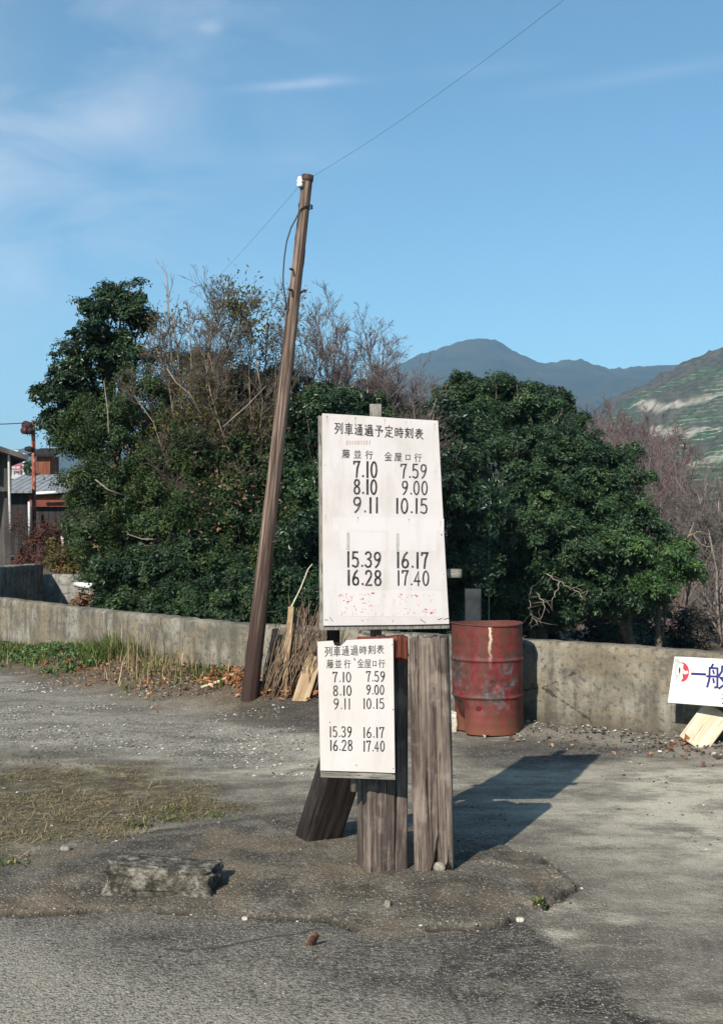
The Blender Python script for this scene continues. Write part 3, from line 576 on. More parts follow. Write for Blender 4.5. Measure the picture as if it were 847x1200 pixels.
def paintboard(name, base, stain, amt):
    M = MT(name, .6, .3); p = M.obj(); n = M.noise(p, 4, 6, .65); n2 = M.noise(M.map(p, (14, 14, 3)), 1, 5, .65); n3 = M.noise(p, 40, 4, .7)
    c = M.mix(M.ramp(n, [(.4, 0.0), (.7, amt)]), base, stain); c = M.mix(M.ramp(n2, [(.5, 0.0), (.72, amt * .8)]), c, tuple(v * .85 for v in stain))
    c = M.mix(M.ramp(n3, [(.26, .35), (.33, 0.0)]), c, tuple(v * .6 for v in stain)); M.bump(n, .08, .02); return M.color(c)
MAT['board'] = paintboard('off_white_painted_board', (0.493, 0.460, 0.469), (0.418, 0.379, 0.362), .65)
MAT['board2'] = paintboard('cream_painted_board', (0.517, 0.486, 0.487), (0.471, 0.425, 0.393), .5)
MAT['patch'] = paintboard('repainted_white_patch', (0.506, 0.475, 0.485), (0.466, 0.431, 0.428), .6)

s0 = gp(478, 1021)
stand = thing('timetable_stand', 'two upright railway sleepers and a slanting prop carrying two white train timetable boards', 'timetable stand', (s0[0], s0[1], s0[2]))
# sleepers
def rot_l(s, t): return .012 * vnoise(s * 6 + 3, t * 4, 0, 3)
def rot_r(s, t):
    hole = math.exp(-((s - .12) / .13) ** 2) * .18 + math.exp(-((s - .42) / .05) ** 2) * .12 + .03 * float(vnoise(s * 12, t * 5, 0, 9)) + .05 * max(0, s + .05)
    return hole if t < .3 else .01
def jag(s, t): return .034 * float(vnoise(s * 7, t * 3, 0, 21)) + (.014 if s < -.3 else 0)
dl = 5.34
bl, tl = at(448, 1025, dl + .07), at(448, 741, dl + .10); bl[2] = gz(bl[0], bl[1]) - .03
wd = rotm('Z', 20) @ np.array((1.0, 0, 0))
v, f, g_ = plank(bl, tl, wd, .190, .15, 90, 34, 12, .006, .014, .008, 3, rot_l, jag, ((.035, .022, .005, -.1, 1.3), (-.05, .014, .005, .0, .55), (.005, .012, .005, .5, 1.3)))
mesh('sleeper_post', v, f, MAT['sleeper_red'], stand, attrs=dict(gc=g_ + np.array((3.1, 1.2, 0))))
br, tr = at(509, 1023, dl + .06), at(502.5, 741, dl + .09); br[2] = gz(br[0], br[1]) - .035
v, f, g_ = plank(br, tr, rotm('Z', -6) @ np.array((1.0, 0, 0)), .176, .15, 110, 40, 12, .007, .018, .009, 8, rot_r, jag, ((.03, .024, .005, -.1, .75), (-.045, .018, .005, .35, 1.3), (.06, .016, .005, .6, 1.2), (-.01, .014, .005, -.1, .5)))
mesh('sleeper_post', v, f, MAT['sleeper'], stand, attrs=dict(gc=g_ + np.array((.4, 5.2, 1.3))))
# slanting prop behind; its near-black creosote colour also stands in for shade
b0, b1 = at(369, 973, 6.02), at(441, 770, 5.62); b0[2] = gz(b0[0], b0[1]) - .06
v, f, g_ = plank(b0, b1, (1, .42, 0), .185, .14, 50, 16, 8, .003, .006, .008, 13)
mesh('slanting_prop', v, f, MAT['creosote'], stand, attrs=dict(gc=g_))
# battens behind the large board
v, f, g_ = plank(at(441, 1000, 5.66), at(440, 474, 5.69), (1, 0, 0), .056, .045, 40, 6, 4, .0015, .003, .004, 17)
mesh('batten', v, f, MAT['greywood'], stand, attrs=dict(gc=g_))
v, f, g_ = plank(at(376, 671, 5.60), at(540, 672, 5.67), (0, 0, 1), .042, .03, 30, 5, 4, .0015, .002, .003, 18)
mesh('batten', v, f, MAT['greywood'], stand, attrs=dict(gc=g_))
v, f, g_ = plank(at(391, 800, 5.62), at(390, 690, 5.60), (1, 0, 0), .06, .045, 20, 6, 4, .0015, .003, .004, 19)
mesh('batten', v, f, MAT['creosote'], stand, attrs=dict(gc=g_))
# large board
PB = Plane(at(377.5, 484.5, 5.555), at(379, 733, 5.49), at(526, 731, 5.57))
edge = [(377.5, 484.3), (425, 487.2), (470, 490.3), (513, 493), (515.5, 540), (519, 605), (522.5, 670), (526, 731), (478, 732.2), (430, 732.6), (379, 733.2), (378.2, 650), (377.8, 560)]
v, f = slab(PB, edge, 0.0, .009); bb = mesh('large_board', v, f, MAT['board'], stand, smooth=False); bb['label'] = 'upper, larger white timetable board with tall black train times'
mb = MB()
for q in ([(373.2, 487), (379.5, 487.4), (381, 737), (375, 737.5)], [(374.5, 730), (526.8, 728), (526.2, 736.5), (374.2, 738.6)], [(507, 494), (513, 494), (525.5, 729), (519, 729)], [(379, 486), (512, 494), (512, 500), (379, 492)]):
    vv, ff = slab(PB, q, -.0105 - .003 * random.random(), .026); gg = np.array([(a[2], a[0], 0) for a in vv])
    mb.add(vv, ff, np.c_[vv[:, 0], vv[:, 1], vv[:, 2]])
mb.build('frame', MAT['greywood'], bb, smooth=False)
X1 = lambda c: 360 + c / 4.283; Y1 = lambda c: 460 + c / 4.283
mb = MB(); mt = MB()
for i, ch in enumerate('列車通過予定時刻表'): kanji(mb, PB, ch, X1(158 + i * 50.3), Y1(179 + i * 3.5), 43 / 4.283, (60 if i < 6 else 54) / 4.283, 1.15, .05)
for i, ch in enumerate('藤並行'): kanji(mt, PB, ch, X1(194 + i * 58), Y1(307 + i * 3), 38 / 4.283, 44 / 4.283, .85, .03)
for i, ch in enumerate('金屋口行'): kanji(mt, PB, ch, X1(406 + i * 49.5), Y1(321 + i * 2), (38 if ch != '口' else 32) / 4.283, (44 if ch != '口' else 34) / 4.283, .80, .03)
for s, x0, x1, y0, y1, k in (('7.10', 234, 352, 347, 424, 1), ('8.10', 236, 350, 438, 508, 1), ('9.11', 234, 358, 527, 601, 1), ('15.39', 198, 370, 800, 874, 1), ('16.28', 200, 372, 893, 965, 1), ('16.17', 447, 608, 802, 878, 1), ('10.15', 443, 604, 532, 604, .9), ('7.59', 470, 600, 360, 428, .85), ('9.00', 477, 605, 445, 511, .8), ('17.40', 450, 612, 895, 966, .85)):
    digits(mb, PB, s, X1(x0), X1(x1), Y1(y0), Y1(y1), 2.15 * k, .018, .0)
mb.build('lettering', MAT['black'], bb, smooth=False); mt.build('lettering', MAT['fadeblack'], bb, smooth=False)
mb = MB()
for (a, b, c, d) in ((390, 606, 520, 622), (398, 622, 452, 645), (455, 606, 512, 645), (400, 691, 518, 722)):
    LAY[0] += 1; mb.add([PB.hit(x, y, .0004 + LAY[0] % 5 * .00004) for x, y in ((a, b), (c, b + 2), (c, d + 1), (a + 1, d))], [(0, 1, 2, 3)])
mb.build('repainted_patch', MAT['patch'], bb, smooth=False)
mb = MB()
for cx, cy in ((205, 746), (453, 750)): ribbon(mb, PB, [(X1(cx), Y1(cy - 38)), (X1(cx), Y1(cy + 38))], 3.4)
mb.build('scraped_strip', MAT['greypaint'], bb, smooth=False)
mb = MB(); mp = MB()
for k in range(46):
    x, y = (random.uniform(150, 325), random.choice((1015, 1030, 1050, 1075, 1095)) + random.uniform(-8, 8)) if k < 26 else (random.uniform(455, 560), random.uniform(1008, 1030)) if k < 34 else (random.uniform(550, 645), random.uniform(1085, 1112))
    l = random.uniform(2, 13); a = random.choice((0, 0, 1.57, .5)); ribbon(mp if k % 3 else mb, PB, [(X1(x), Y1(y)), (X1(x + l * math.cos(a)), Y1(y + l * math.sin(a)))], random.uniform(.5, 1.6))
for k in range(60):
    x, y = (random.uniform(150, 640), random.choice((1015, 1040, 1062, 1085, 1105)) + random.uniform(-5, 5)); l = random.uniform(5, 18); a = random.choice((0, 1.57, .8, 2.2)); ribbon(mp, PB, [(X1(x), Y1(y)), (X1(x + l * math.cos(a)), Y1(y + l * math.sin(a)))], .45)
for i in range(9): kanji(mp, PB, random.choice('並行屋口'), X1(200 + i * 14), Y1(250), 8 / 4.283, 22 / 4.283, .3)
mb.build('faded_red_writing', MAT['redpaint'], bb, smooth=False); mp.build('faded_red_writing', MAT['pinkpaint'], bb, smooth=False)
mb = MB()
for x, y in ((100, 120), (242, 127), (388, 137), (497, 149), (519, 149), (638, 157), (90, 365), (93, 620), (95, 893), (669, 645), (673, 714), (684, 912), (254, 628), (649, 398), (277, 1145), (305, 1140), (429, 1145), (510, 638)):
    r = random.uniform(.35, .65) * (1.5 if (x, y) in ((673, 714), (429, 1145)) else 1); mb.add([PB.hit(X1(x) + r * math.cos(t), Y1(y) + r * math.sin(t), .0014) for t in np.arange(8) * .7854], [tuple(range(8))])
for a, b in (((88, 1140), (102, 1142)), ((114, 1130), (127, 1146)), ((568, 1138), (592, 1156)), ((655, 1140), (676, 1133)), ((685, 1138), (710, 1132))): ribbon(mb, PB, [(X1(a[0]), Y1(a[1])), (X1(b[0]), Y1(b[1]))], .6)
mb.build('nails', MAT['nail'], bb, smooth=False)
mb = MB()
for x, y, l in ((242, 131, 50), (388, 141, 70), (638, 161, 60), (100, 124, 45), (93, 624, 40), (669, 649, 50), (510, 642, 30), (429, 1150, 8), (254, 632, 26)):
    for k in range(3): ribbon(mb, PB, [(X1(x + (k - 1) * 3), Y1(y)), (X1(x + (k - 1) * 3.4), Y1(y + l * (.5 + .5 * random.random())))], .42, .0002, .3)
mb.build('rust_runs', plain('pale_rust_run', (.43, .36, .28), .75, .2, .3, 60), bb, smooth=False)
# small board
X2 = lambda c: 360 + c / 6.317; Y2 = lambda c: 740 + c / 6.317
PS = Plane(at(372, 753, 5.22), at(376, 912, 5.19), at(463, 913, 5.21))
edge = [(X2(a), Y2(b)) for a, b in ((75, 76), (130, 72), (190, 68), (196, 88), (204, 104), (244, 109), (268, 88), (292, 64), (400, 58), (634, 51), (640, 400), (645, 800), (649, 1048), (400, 1038), (97, 1029), (88, 560))]
v, f = slab(PS, edge, 0.0, .007); sb = mesh('small_board', v, f, MAT['board2'], stand, smooth=False); sb['label'] = 'lower, smaller cream timetable board with a notch in its top edge'
q = [(X2(98), Y2(1022)), (X2(649), Y2(1040)), (X2(650), Y2(1098)), (X2(100), Y2(1078))]; vv, ff = slab(PS, q, -.009, .025); mb = MB(); mb.add(vv, ff, np.c_[vv[:, 2], vv[:, 1], vv[:, 0]]); mb.build('bottom_strip', MAT['greywood'], sb, smooth=False)
v, f = tube([at(415.5, 927, 5.27), at(415, 760, 5.27)], .019, 12); mb = MB(); mb.add(v, f); mb.build('backing_peg', MAT['greywood'], sb)
mb = MB(); mt = MB()
for i, ch in enumerate('列車通過時刻表'): kanji(mt, PS, ch, X2(156 + i * 64), Y2(147 - i * 2.4), 56 / 6.317, (76 if i < 4 else 68) / 6.317, .8, -.03)
for x, ch in ((168, '藤'), (229, '並'), (296, '行'), (395, '金'), (448, '屋'), (497, '口'), (550, '行')): kanji(mt, PS, ch, X2(x), Y2(240 - (x > 380) * 3), (50 if ch != '口' else 34) / 6.317, (66 if ch != '口' else 50) / 6.317, .72)
ribbon(mb, PS, [(X2(347), Y2(198)), (X2(352), Y2(212))], 1.1)
for s, x0, x1, y0, y1 in (('7.10', 190, 325, 302, 373), ('7.59', 438, 574, 297, 370), ('8.10', 195, 328, 402, 473), ('9.00', 440, 570, 398, 465), ('9.11', 198, 320, 498, 574), ('10.15', 413, 570, 498, 571), ('15.39', 164, 330, 706, 781), ('16.17', 413, 570, 711, 785), ('16.28', 167, 335, 806, 880), ('17.40', 414, 573, 812, 887)):
    digits(mb, PS, s, X2(x0), X2(x1), Y2(y0), Y2(y1), 1.3, 0.0)
mb.build('lettering', MAT['black'], sb, smooth=False); mt.build('lettering', MAT['fadeblack'], sb, smooth=False)
mb = MB()
for x, y in ((363, 990), (628, 98), (635, 578), (636, 1015), (167, 672)):
    mb.add([PS.hit(X2(x) + .65 * math.cos(t), Y2(y) + .65 * math.sin(t), .0014) for t in np.arange(8) * .7854], [tuple(range(8))])
mb.build('nails', MAT['nail'], sb, smooth=False)

# ------------------------------------------------------------------ leaning wooden pole
pb, pt = at(292.5, 803, 10.92), at(360.5, 206, 10.75); pb[2] = gz(pb[0], pb[1])
pole = thing('utility_pole', 'tall leaning bare wooden pole standing in front of the low wall', 'utility pole', pb)
def polemat():
    M = MT('weathered_pole_wood', .85, .2); g = M.attr('gc', True)
    n = M.noise(M.map(g, (26, 26, 1.1)), 1, 6, .65, .5); n2 = M.noise(M.map(g, (70, 70, 2)), 1, 3, .6)
    c = M.ramp(n, [(.40, (.05, .032, .026)), (.5, (.13, .092, .073)), (.6, (.25, .19, .155))])
    ck = M.ramp(n2, [(.30, 1.0), (.40, 0.0)]); c = M.mix(M.math('MULTIPLY', ck, .8), c, (.03, .02, .016))
    sp = M.nd.new('ShaderNodeSeparateXYZ'); M.lk.new(g, sp.inputs[0]); z = M.math('ADD', sp.outputs['Z'], M.math('MULTIPLY', n, .9))
    c = M.mix(M.ramp(M.math('MULTIPLY', z, .2), [(.20, 1.0), (.42, 0.0)]), c, M.mix(n, (.018, .011, .01), (.065, .038, .032)))
    M.bump(M.math('SUBTRACT', n, M.math('MULTIPLY', ck, .5)), .7, .008); return M.color(c)
n = 130; ax = pt - pb; L = np.linalg.norm(ax); dz, u, w = frame(ax); v = []; gg = []; sd_ = 40; f = []
a_ = 2 * np.pi * np.arange(sd_) / sd_; ca, sa = np.cos(a_), np.sin(a_)
for i in range(n + 1):
    s = i / n * (L + .12) - .12; r = .077 + (.047 - .077) * (s / L); c = pb + dz * s + u * (vnoise(s * .7, 1, 0, 2) - .5) * .03
    rr = r * (1 + .20 * fbm(ca * 2.5, sa * 2.5, s * .5, 77, 3)) - .009 * np.maximum(0, vnoise(ca * 7, sa * 7, s * .5, 78) - .55) / .45 * 1.3 + .004 * (vnoise(ca * 3, sa * 3, s * 5, 79) > .85)
    v.append(c + rr[:, None] * (ca[:, None] * u + sa[:, None] * w)); gg.append(np.c_[ca * .09, sa * .09, s + 0 * ca])
v = np.concatenate(v); gg = np.concatenate(gg)
for i in range(n):
    for k in range(sd_): f.append((i * sd_ + k, i * sd_ + (k + 1) % sd_, (i + 1) * sd_ + (k + 1) % sd_, (i + 1) * sd_ + k))
f.append(tuple(n * sd_ + k for k in range(sd_)))
mesh('shaft', v, f, polemat(), pole, attrs=dict(gc=np.array(gg)))
vv, ff = tube([pt - dz * .05, pt - dz * .04, pt + dz * .005], [.053, .055, .054], 24); mb = MB(); mb.add(vv, ff); mb.build('top_band', MAT['nail'], pole)
ins = at(351.5, 214, 10.70)
mb = MB()
prof_i = [(0, .052), (.016, .052), (.022, .040), (.018, .030), (.027, .022), (.027, .004), (.021, -.004), (.028, -.012), (.026, -.034), (.016, -.04), (0, -.04)]
vv = []; ff = []
for i, (r, z) in enumerate(prof_i): vv += [ins + np.array((r * math.cos(t), r * math.sin(t), z)) for t in np.arange(14) * 2 * math.pi / 14]
for i in range(len(prof_i) - 1): ff += [(i * 14 + k, i * 14 + (k + 1) % 14, (i + 1) * 14 + (k + 1) % 14, (i + 1) * 14 + k) for k in range(14)]
mb.add(vv, ff); iso = mb.build('insulator', MAT['porcelain'], pole)
vv, ff = tube([ins + np.array((0, 0, -.06)), ins + np.array((.0, .0, -.035)), ins + np.array((.03, .02, -.055)), ins + np.array((.08, .03, -.06))], .007, 6); mb = MB(); mb.add(vv, ff); mb.build('bracket', MAT['nail'], iso)
mb = MB()
pts = [at(*q, 10.70) for q in ((363.5, 240), (356, 242), (351.5, 246), (348, 254), (341, 267), (336, 283), (333.2, 302), (331.8, 322), (332.2, 336), (334.3, 348), (335.5, 358))]
mb.add(*tube(pts, .007, 6)); mb.add(*tube([at(335.5, 358, 10.7), at(334.5, 363, 10.72)], .011, 6))
for py in (240.5, 243): mb.add(*tube([at(358, py, 10.78) + .063 * (math.cos(t) * u + math.sin(t) * w) for t in np.arange(13) * 2 * math.pi / 12], .006, 5, False))
pts = [at(*q, 10.72) for q in ((331, 640), (329, 690), (327.5, 728), (322, 735))]
mb.build('hanging_cable', MAT['wire'], pole)
mb = MB()
for px, py, px2, py2 in ((352, 343, 357, 340), (343, 316, 340, 315), (342, 340, 338, 339), (319, 636, 324, 634)): mb.add(*tube([at(px, py, 10.72), at(px2, py2, 10.66)], .011, 6))
mb.build('step_bolt', MAT['nail'], pole)
mb = MB()
def cat(a, b, sag, n=40):
    t = np.linspace(0, 1, n)[:, None]; p = a + (b - a) * t; p[:, 2] -= sag * 4 * (t * (1 - t))[:, 0]; return p
wa = ins + np.array((.015, -.02, -.01)); mb.add(*tube(cat(wa, at(760, -80, 6.5), .07), .0013, 4)); mb.add(*tube(cat(wa, at(196, 378, 24.0), .10), .0015, 4))
tag(mb.build('overhead_wire', MAT['wire'], origin=wa), 'thin overhead wire rising from the wooden pole across the sky', 'wire')

# ------------------------------------------------------------------ oil drum
dc = gp(568, 848, 0); dc = np.array((1.005, 9.50, 0.0)); dc[2] = gz(dc[0], dc[1]) + .0
drum = thing('oil_drum', 'rusty red oil drum standing against the low concrete wall', 'oil drum', dc)
def drum_mat():
    M = MT('rusty_red_drum_paint', .62, .3); p = M.obj()
    n = M.noise(p, 5.5, 6, .65, .4); n2 = M.noise(p, 17, 6, .7); n3 = M.noise(M.map(p, (16, 16, 2.5)), 1, 5, .65); n4 = M.noise(p, 60, 4, .7)
    sp = M.nd.new('ShaderNodeSeparateXYZ'); M.lk.new(p, sp.inputs[0]); z = sp.outputs['Z']
    c = M.ramp(n, [(.40, (.10, .012, .014)), (.5, (.16, .022, .020)), (.6, (.085, .026, .018))])
    c = M.mix(M.ramp(n3, [(.47, 0.0), (.56, .75)]), c, (.075, .03, .02)); c = M.mix(M.ramp(n2, [(.38, .7), (.46, 0.0)]), c, (.055, .022, .018))
    burn = M.math('MULTIPLY', M.ramp(M.math('ADD', z, M.math('MULTIPLY', n2, .25)), [(.30, 0.0), (.42, 1.0), (.66, .9), (.80, 0.0)]), M.ramp(n, [(.46, 0.0), (.56, .85)]))
    c = M.mix(burn, c, M.ramp(n2, [(.40, (.03, .024, .023)), (.5, (.06, .048, .047)), (.6, (.095, .09, .10))]))
    c = M.mix(M.math('MULTIPLY', M.ramp(n2, [(.55, 0.0), (.62, .55)]), M.math('MULTIPLY', burn, M.ramp(n, [(.44, 0.0), (.55, 1.0)]))), c, (.16, .17, .22))
    low = M.ramp(M.math('ADD', z, M.math('MULTIPLY', n2, .14)), [(.04, 1.0), (.26, 0.0)]); c = M.mix(M.math('MULTIPLY', low, .7), c, (.15, .065, .035))
    c = M.mix(M.ramp(n4, [(.3, .5), (.4, 0.0)]), c, (.05, .03, .028))
    # pale drip running down the front
    x = M.math('ADD', sp.outputs['X'], M.math('MULTIPLY', M.math('SUBTRACT', n2, .5), .09)); d = M.math('ABSOLUTE', M.math('ADD', x, .012))
    y = M.ramp(sp.outputs['Y'], [(.0, 0.0), (.001, 0.0)])
    drip = M.math('MULTIPLY', M.ramp(d, [(.004, 1.0), (.015, 0.0)]), M.math('MULTIPLY', M.ramp(z, [(.50, 0.0), (.78, .8), (.84, 1.0)]), M.ramp(n3, [(.36, 0.0), (.5, 1.0)])))
    c = M.mix(M.math('MULTIPLY', drip, M.math('LESS_THAN', sp.outputs['Y'], 0.0)), c, (.62, .5, .38))
    M.bump(M.math('ADD', n, M.math('MULTIPLY', n2, .4)), .25, .012); return M.color(c)
zs = list(np.linspace(0, .86, 70)); NS = 96
def drum_r(z): 
    r = .280
    for zz in (.285, .575): r += .010 * math.exp(-((z - zz) / .011) ** 2)
    for zz in (.12, .43, .72): r += .0003 * math.sin(z * 90) 
    return r
zs = np.unique(np.round(np.r_[np.linspace(0, .850, 48), np.linspace(.26, .31, 14), np.linspace(.55, .60, 14)], 4)); vv = []; ff = []
def drum_ring(a, z, dr=0.0):
    a = np.asarray(a, float); r = drum_r(z) + dr; ca, sa = np.cos(a), np.sin(a); D = lambda c, w_: np.exp(-((a - math.radians(c)) / w_) ** 2)
    r = r - (D(196, .40) * .085 * sm(.30, .20, z) + D(250, .22) * math.exp(-((z - .21) / .07) ** 2) * .012 + D(275, .15) * math.exp(-((z - .38) / .04) ** 2) * .010 + D(340, .3) * .02 * sm(.5, .1, z)) + fbm(ca * 2, sa * 2, z * 3, 55, 3) * .010
    return dc + np.c_[r * ca - .012 * z, r * sa, z + (.006 * np.sin(a * 2 + 1) if z > .84 else 0 * a)]
AN = 2 * np.pi * np.arange(NS) / NS
vv = [drum_ring(AN, float(z)) for z in zs]
m = len(zs)
for i in range(m - 1): ff += [(i * NS + k, i * NS + (k + 1) % NS, (i + 1) * NS + (k + 1) % NS, (i + 1) * NS + k) for k in range(NS)]
nb = m * NS
vv = np.concatenate(vv + [drum_ring(AN, z, -.012) for z in (.849, .5, .03)])
ff += [((m - 1) * NS + k, (m - 1) * NS + (k + 1) % NS, nb + (k + 1) % NS, nb + k) for k in range(NS)]
for i in range(2): ff += [(nb + i * NS + k, nb + i * NS + (k + 1) % NS, nb + (i + 1) * NS + (k + 1) % NS, nb + (i + 1) * NS + k) for k in range(NS)]
ff.append(tuple(nb + 2 * NS + k for k in range(NS)))
mesh('body', vv, ff, drum_mat(), drum)
mb = MB(); mb.add(*tube(drum_ring(2 * np.pi * np.arange(65) / 64, .849, .002), .0065, 8, False)); mb.build('rim', plain('dark_rusty_rim', (.07, .03, .026), .7, .3, .4, 20), drum)

# ------------------------------------------------------------------ sign and prop board by the wall at right
X3 = lambda c: 760 + c / 8.0; Y3 = lambda c: 740 + c / 8.0
tl_, bl_ = at(X3(238), Y3(235), 8.93), at(X3(175), Y3(665), 8.78)
alongw = np.array((dAB[0], dAB[1], .012)); P3 = bl_ + alongw * 1.2
PR = Plane(tl_, bl_, P3)
def px_of(p): return ((p[0] / p[1]) * F + W0 / 2, HOR - (p[2] - EYE) / p[1] * F)
trp, brp = px_of(tl_ + alongw * 1.15), px_of(bl_ + alongw * 1.15)
sg = thing('roadside_sign', 'white signboard with blue characters and a round emblem leaning on the wall at right edge', 'sign', np.array((bl_[0] + .3, bl_[1] - .1, 0.0)))
edge = [(X3(238), Y3(235)), (X3(300), Y3(237)), trp, brp, (X3(175), Y3(665)), (X3(203), Y3(470))]
v, f = slab(PR, edge, 0, .012); bd = mesh('board', v, f, paintboard('white_sign_paint', (.57, .56, .535), (.49, .475, .43), .4), sg, smooth=False)
k3 = (trp[1] - Y3(235)) / (trp[0] - X3(238))
mb = MB(); random.seed(3)
ribbon(mb, PR, [(X3(402), Y3(396)), (X3(526), Y3(402))], 3.0)
kanji(mb, PR, '般', X3(655), Y3(425), 29, 29, 2.6, .05); kanji(mb, PR, '車', X3(945), Y3(440), 29, 29, 2.6, .05)
mb.build('lettering', MAT['blue'], bd, smooth=False)
mb = MB(); kanji(mb, PR, '通', X3(735), Y3(640), 15, 14, .95, .06); kanji(mb, PR, '行', X3(880), Y3(650), 15, 14, .95, .06); mb.build('lettering', MAT['black'], bd, smooth=False)
e0 = (X3(305), Y3(380)); rx, ry = 70 / 8, 92 / 8
mb = MB(); mb.add([PR.hit(e0[0] + rx * math.cos(t), e0[1] + ry * math.sin(t), .001) for t in np.arange(-15, 16) / 15 * 1.57], [tuple(range(31))])
mb.build('emblem', MAT['redpaint'], bd, smooth=False)
mb = MB(); mb.add([PR.hit(e0[0] + rx * math.cos(t), e0[1] + ry * math.sin(t), .001) for t in 3.1416 + np.arange(-15, 16) / 15 * 1.57], [tuple(range(31))]); 
mb.add([PR.hit(*q, .001) for q in ((X3(240), Y3(236)), (X3(308), Y3(240)), (X3(306), Y3(285)), (X3(262), Y3(300)), (X3(236), Y3(350)), (X3(230), Y3(300)))], [tuple(range(6))])
mb.build('emblem', MAT['greenish'], bd, smooth=False)
mb = MB()
for q in ([(300, 300), (322, 305), (318, 350), (345, 380), (312, 400), (316, 440), (290, 462), (292, 380)], [(322, 372), (362, 368), (368, 392), (330, 404)], [(255, 350), (282, 335), (290, 372), (268, 420), (252, 400)], [(268, 430), (288, 425), (286, 462), (272, 455)]):
    LAY[0] += 1; mb.add([PR.hit(X3(a), Y3(b), .0024 + LAY[0] % 7 * .0002) for a, b in q], [tuple(range(len(q)))])
mb.build('emblem', plain('emblem_white', (.55, .52, .48), .6, .3, .15, 30), bd, smooth=False)
mb = MB(); mb.add([PR.hit(e0[0] + a_ * 0 + (12 + r_) / 8 * 0 + x_, e0[1] + y_, .0045) for a_, r_, x_, y_ in [(0, 0, .9 * math.cos(t) * 1.2 - 2.5, 3.5 * math.sin(t) - 2) for t in np.arange(10) * .628]], [tuple(range(10))]); mb.build('emblem', MAT['black'], bd, smooth=False)
# two uprights behind the board (mostly out of frame)
v, f, g_ = plank(gp(806, 872) + np.array((.10, .22, -.02)), tl_ + alongw * .30 - PR.n * .03, alongw, .05, .03, 10, 4, 3, seed=41); mb = MB(); mb.add(v, f, g_)
v, f, g_ = plank(gp(806, 872) + np.array((.10, .22, -.02)) + alongw * .75, tl_ + alongw * 1.05 - PR.n * .03, alongw, .05, .03, 10, 4, 3, seed=42); mb.add(v, f, g_); mb.build('leg', MAT['greywood'], sg)
p0 = gp(X3(405), Y3(1085)); p1 = at(X3(650), Y3(735), 8.72)
v, f, g_ = plank(p0 + np.array((0, 0, .01)), p1, (.9, -.28, .22), .225, .022, 20, 12, 4, .0015, .004, .003, 22)
mb = MB(); mb.add(v, f, g_); tag(mb.build('pale_board', MAT['palewood']), 'pale bare wooden board propped slanting under the white sign at right', 'board')

# ------------------------------------------------------------------ stones, broken block, shard
def rock(name, px, py, size, mat, label, cat, seed, sink=.2, cuts=12, rough=.25, group=None, rz=0.0, p=None, taper=0.0, ex=.45, rnd=.07):
    p = gp(px, py) if p is None else p; nu, nv = cuts * 2, cuts; ff = []
    th = np.repeat(np.pi * np.arange(nv + 1) / nv, nu); ph = np.tile(2 * np.pi * np.arange(nu) / nu, nv + 1); d = np.c_[np.sin(th) * np.cos(ph), np.sin(th) * np.sin(ph), np.cos(th)]
    e = np.sign(d) * np.abs(d) ** ex; e = e / np.abs(e).max(1)[:, None] * (1 - rnd) + d * rnd
    q = e * (1 + rough * fbm(d[:, 0] * 2 + seed, d[:, 1] * 2, d[:, 2] * 2, seed, 4) + .16 * fbm(d[:, 0] * 7 + seed, d[:, 1] * 7, d[:, 2] * 7, seed + 4, 4))[:, None]
    q[:, 2] *= 1 - taper * (q[:, 0] * .5 + .5) * (q[:, 2] > 0); vv = q * np.array(size) / 2
    for j in range(nv):
        for i in range(nu): ff.append((j * nu + i, (j + 1) * nu + i, (j + 1) * nu + (i + 1) % nu, j * nu + (i + 1) % nu))
    vv = vv @ rotm('Z', rz).T + p + np.array((0, 0, size[2] * (.5 - sink)))
    o = mesh(name, vv, ff, mat, origin=p, smooth=True); return tag(o, label, cat, group)
def blockmat():
    M = MT('broken_concrete_block', .95, .15); p = M.obj(); n = M.noise(p, 17, 6, .75); n2 = M.noise(p, 60, 5, .75); v_ = M.voro(p, 70); b = M.noise(p, 5, 5, .7)
    c = M.ramp(n, [(.41, (.045, .041, .035)), (.50, (.12, .108, .09)), (.60, (.29, .27, .23))]); c = M.mix(M.ramp(n2, [(.36, .9), (.46, 0.0)]), c, (.035, .032, .028))
    c = M.mix(M.ramp(v_, [(.1, .6), (.2, 0.0)]), c, (.4, .38, .33)); c = M.mix(M.ramp(b, [(.52, 0.0), (.66, .5)]), c, (.085, .072, .05)); M.bump(M.math('ADD', n, n2), 1.0, .015); return M.color(c)
rock('concrete_block', 190, 1040, (.47, .20, .145), blockmat(), 'rough broken concrete block lying on the ground left of the timetable stand', 'block', 5, .18, 44, .34, rz=-4, taper=.34, ex=.6, rnd=.12)
mst = plain('white_stone', (.42, .39, .34), .9, .2, .5, 70); mgr = plain('grey_stone', (.22, .2, .17), .9, .2, .5, 60)
rock('stone', 609, 1080, (.034, .028, .022), mst, 'small white stone on the broken asphalt edge right of the stand', 'stone', 11, rnd=.8, group='loose stones around the stand')
rock('stone', 454, 1063, (.026, .024, .034), mgr, 'small pale stone in front of the left sleeper', 'stone', 12, rnd=.8, group='loose stones around the stand')
rock('stone', 287, 1079, (.026, .022, .016), mst, 'small pale stone on the crack line below the concrete block', 'stone', 13, rnd=.8, group='loose stones around the stand')
rock('stone', 77, 997, (.05, .04, .03), mgr, 'grey brown stone at the edge of the dead grass patch at left', 'stone', 14, rnd=.8, group='loose stones around the stand')
rock('stone', 513, 1020, (.055, .045, .045), mgr, 'round stone lodged in the rotted foot of the right sleeper', 'stone', 15, rnd=.8, group='loose stones around the stand', p=np.array((br[0] + .02, br[1] - .05, gz(br[0], br[1]) + .0)))
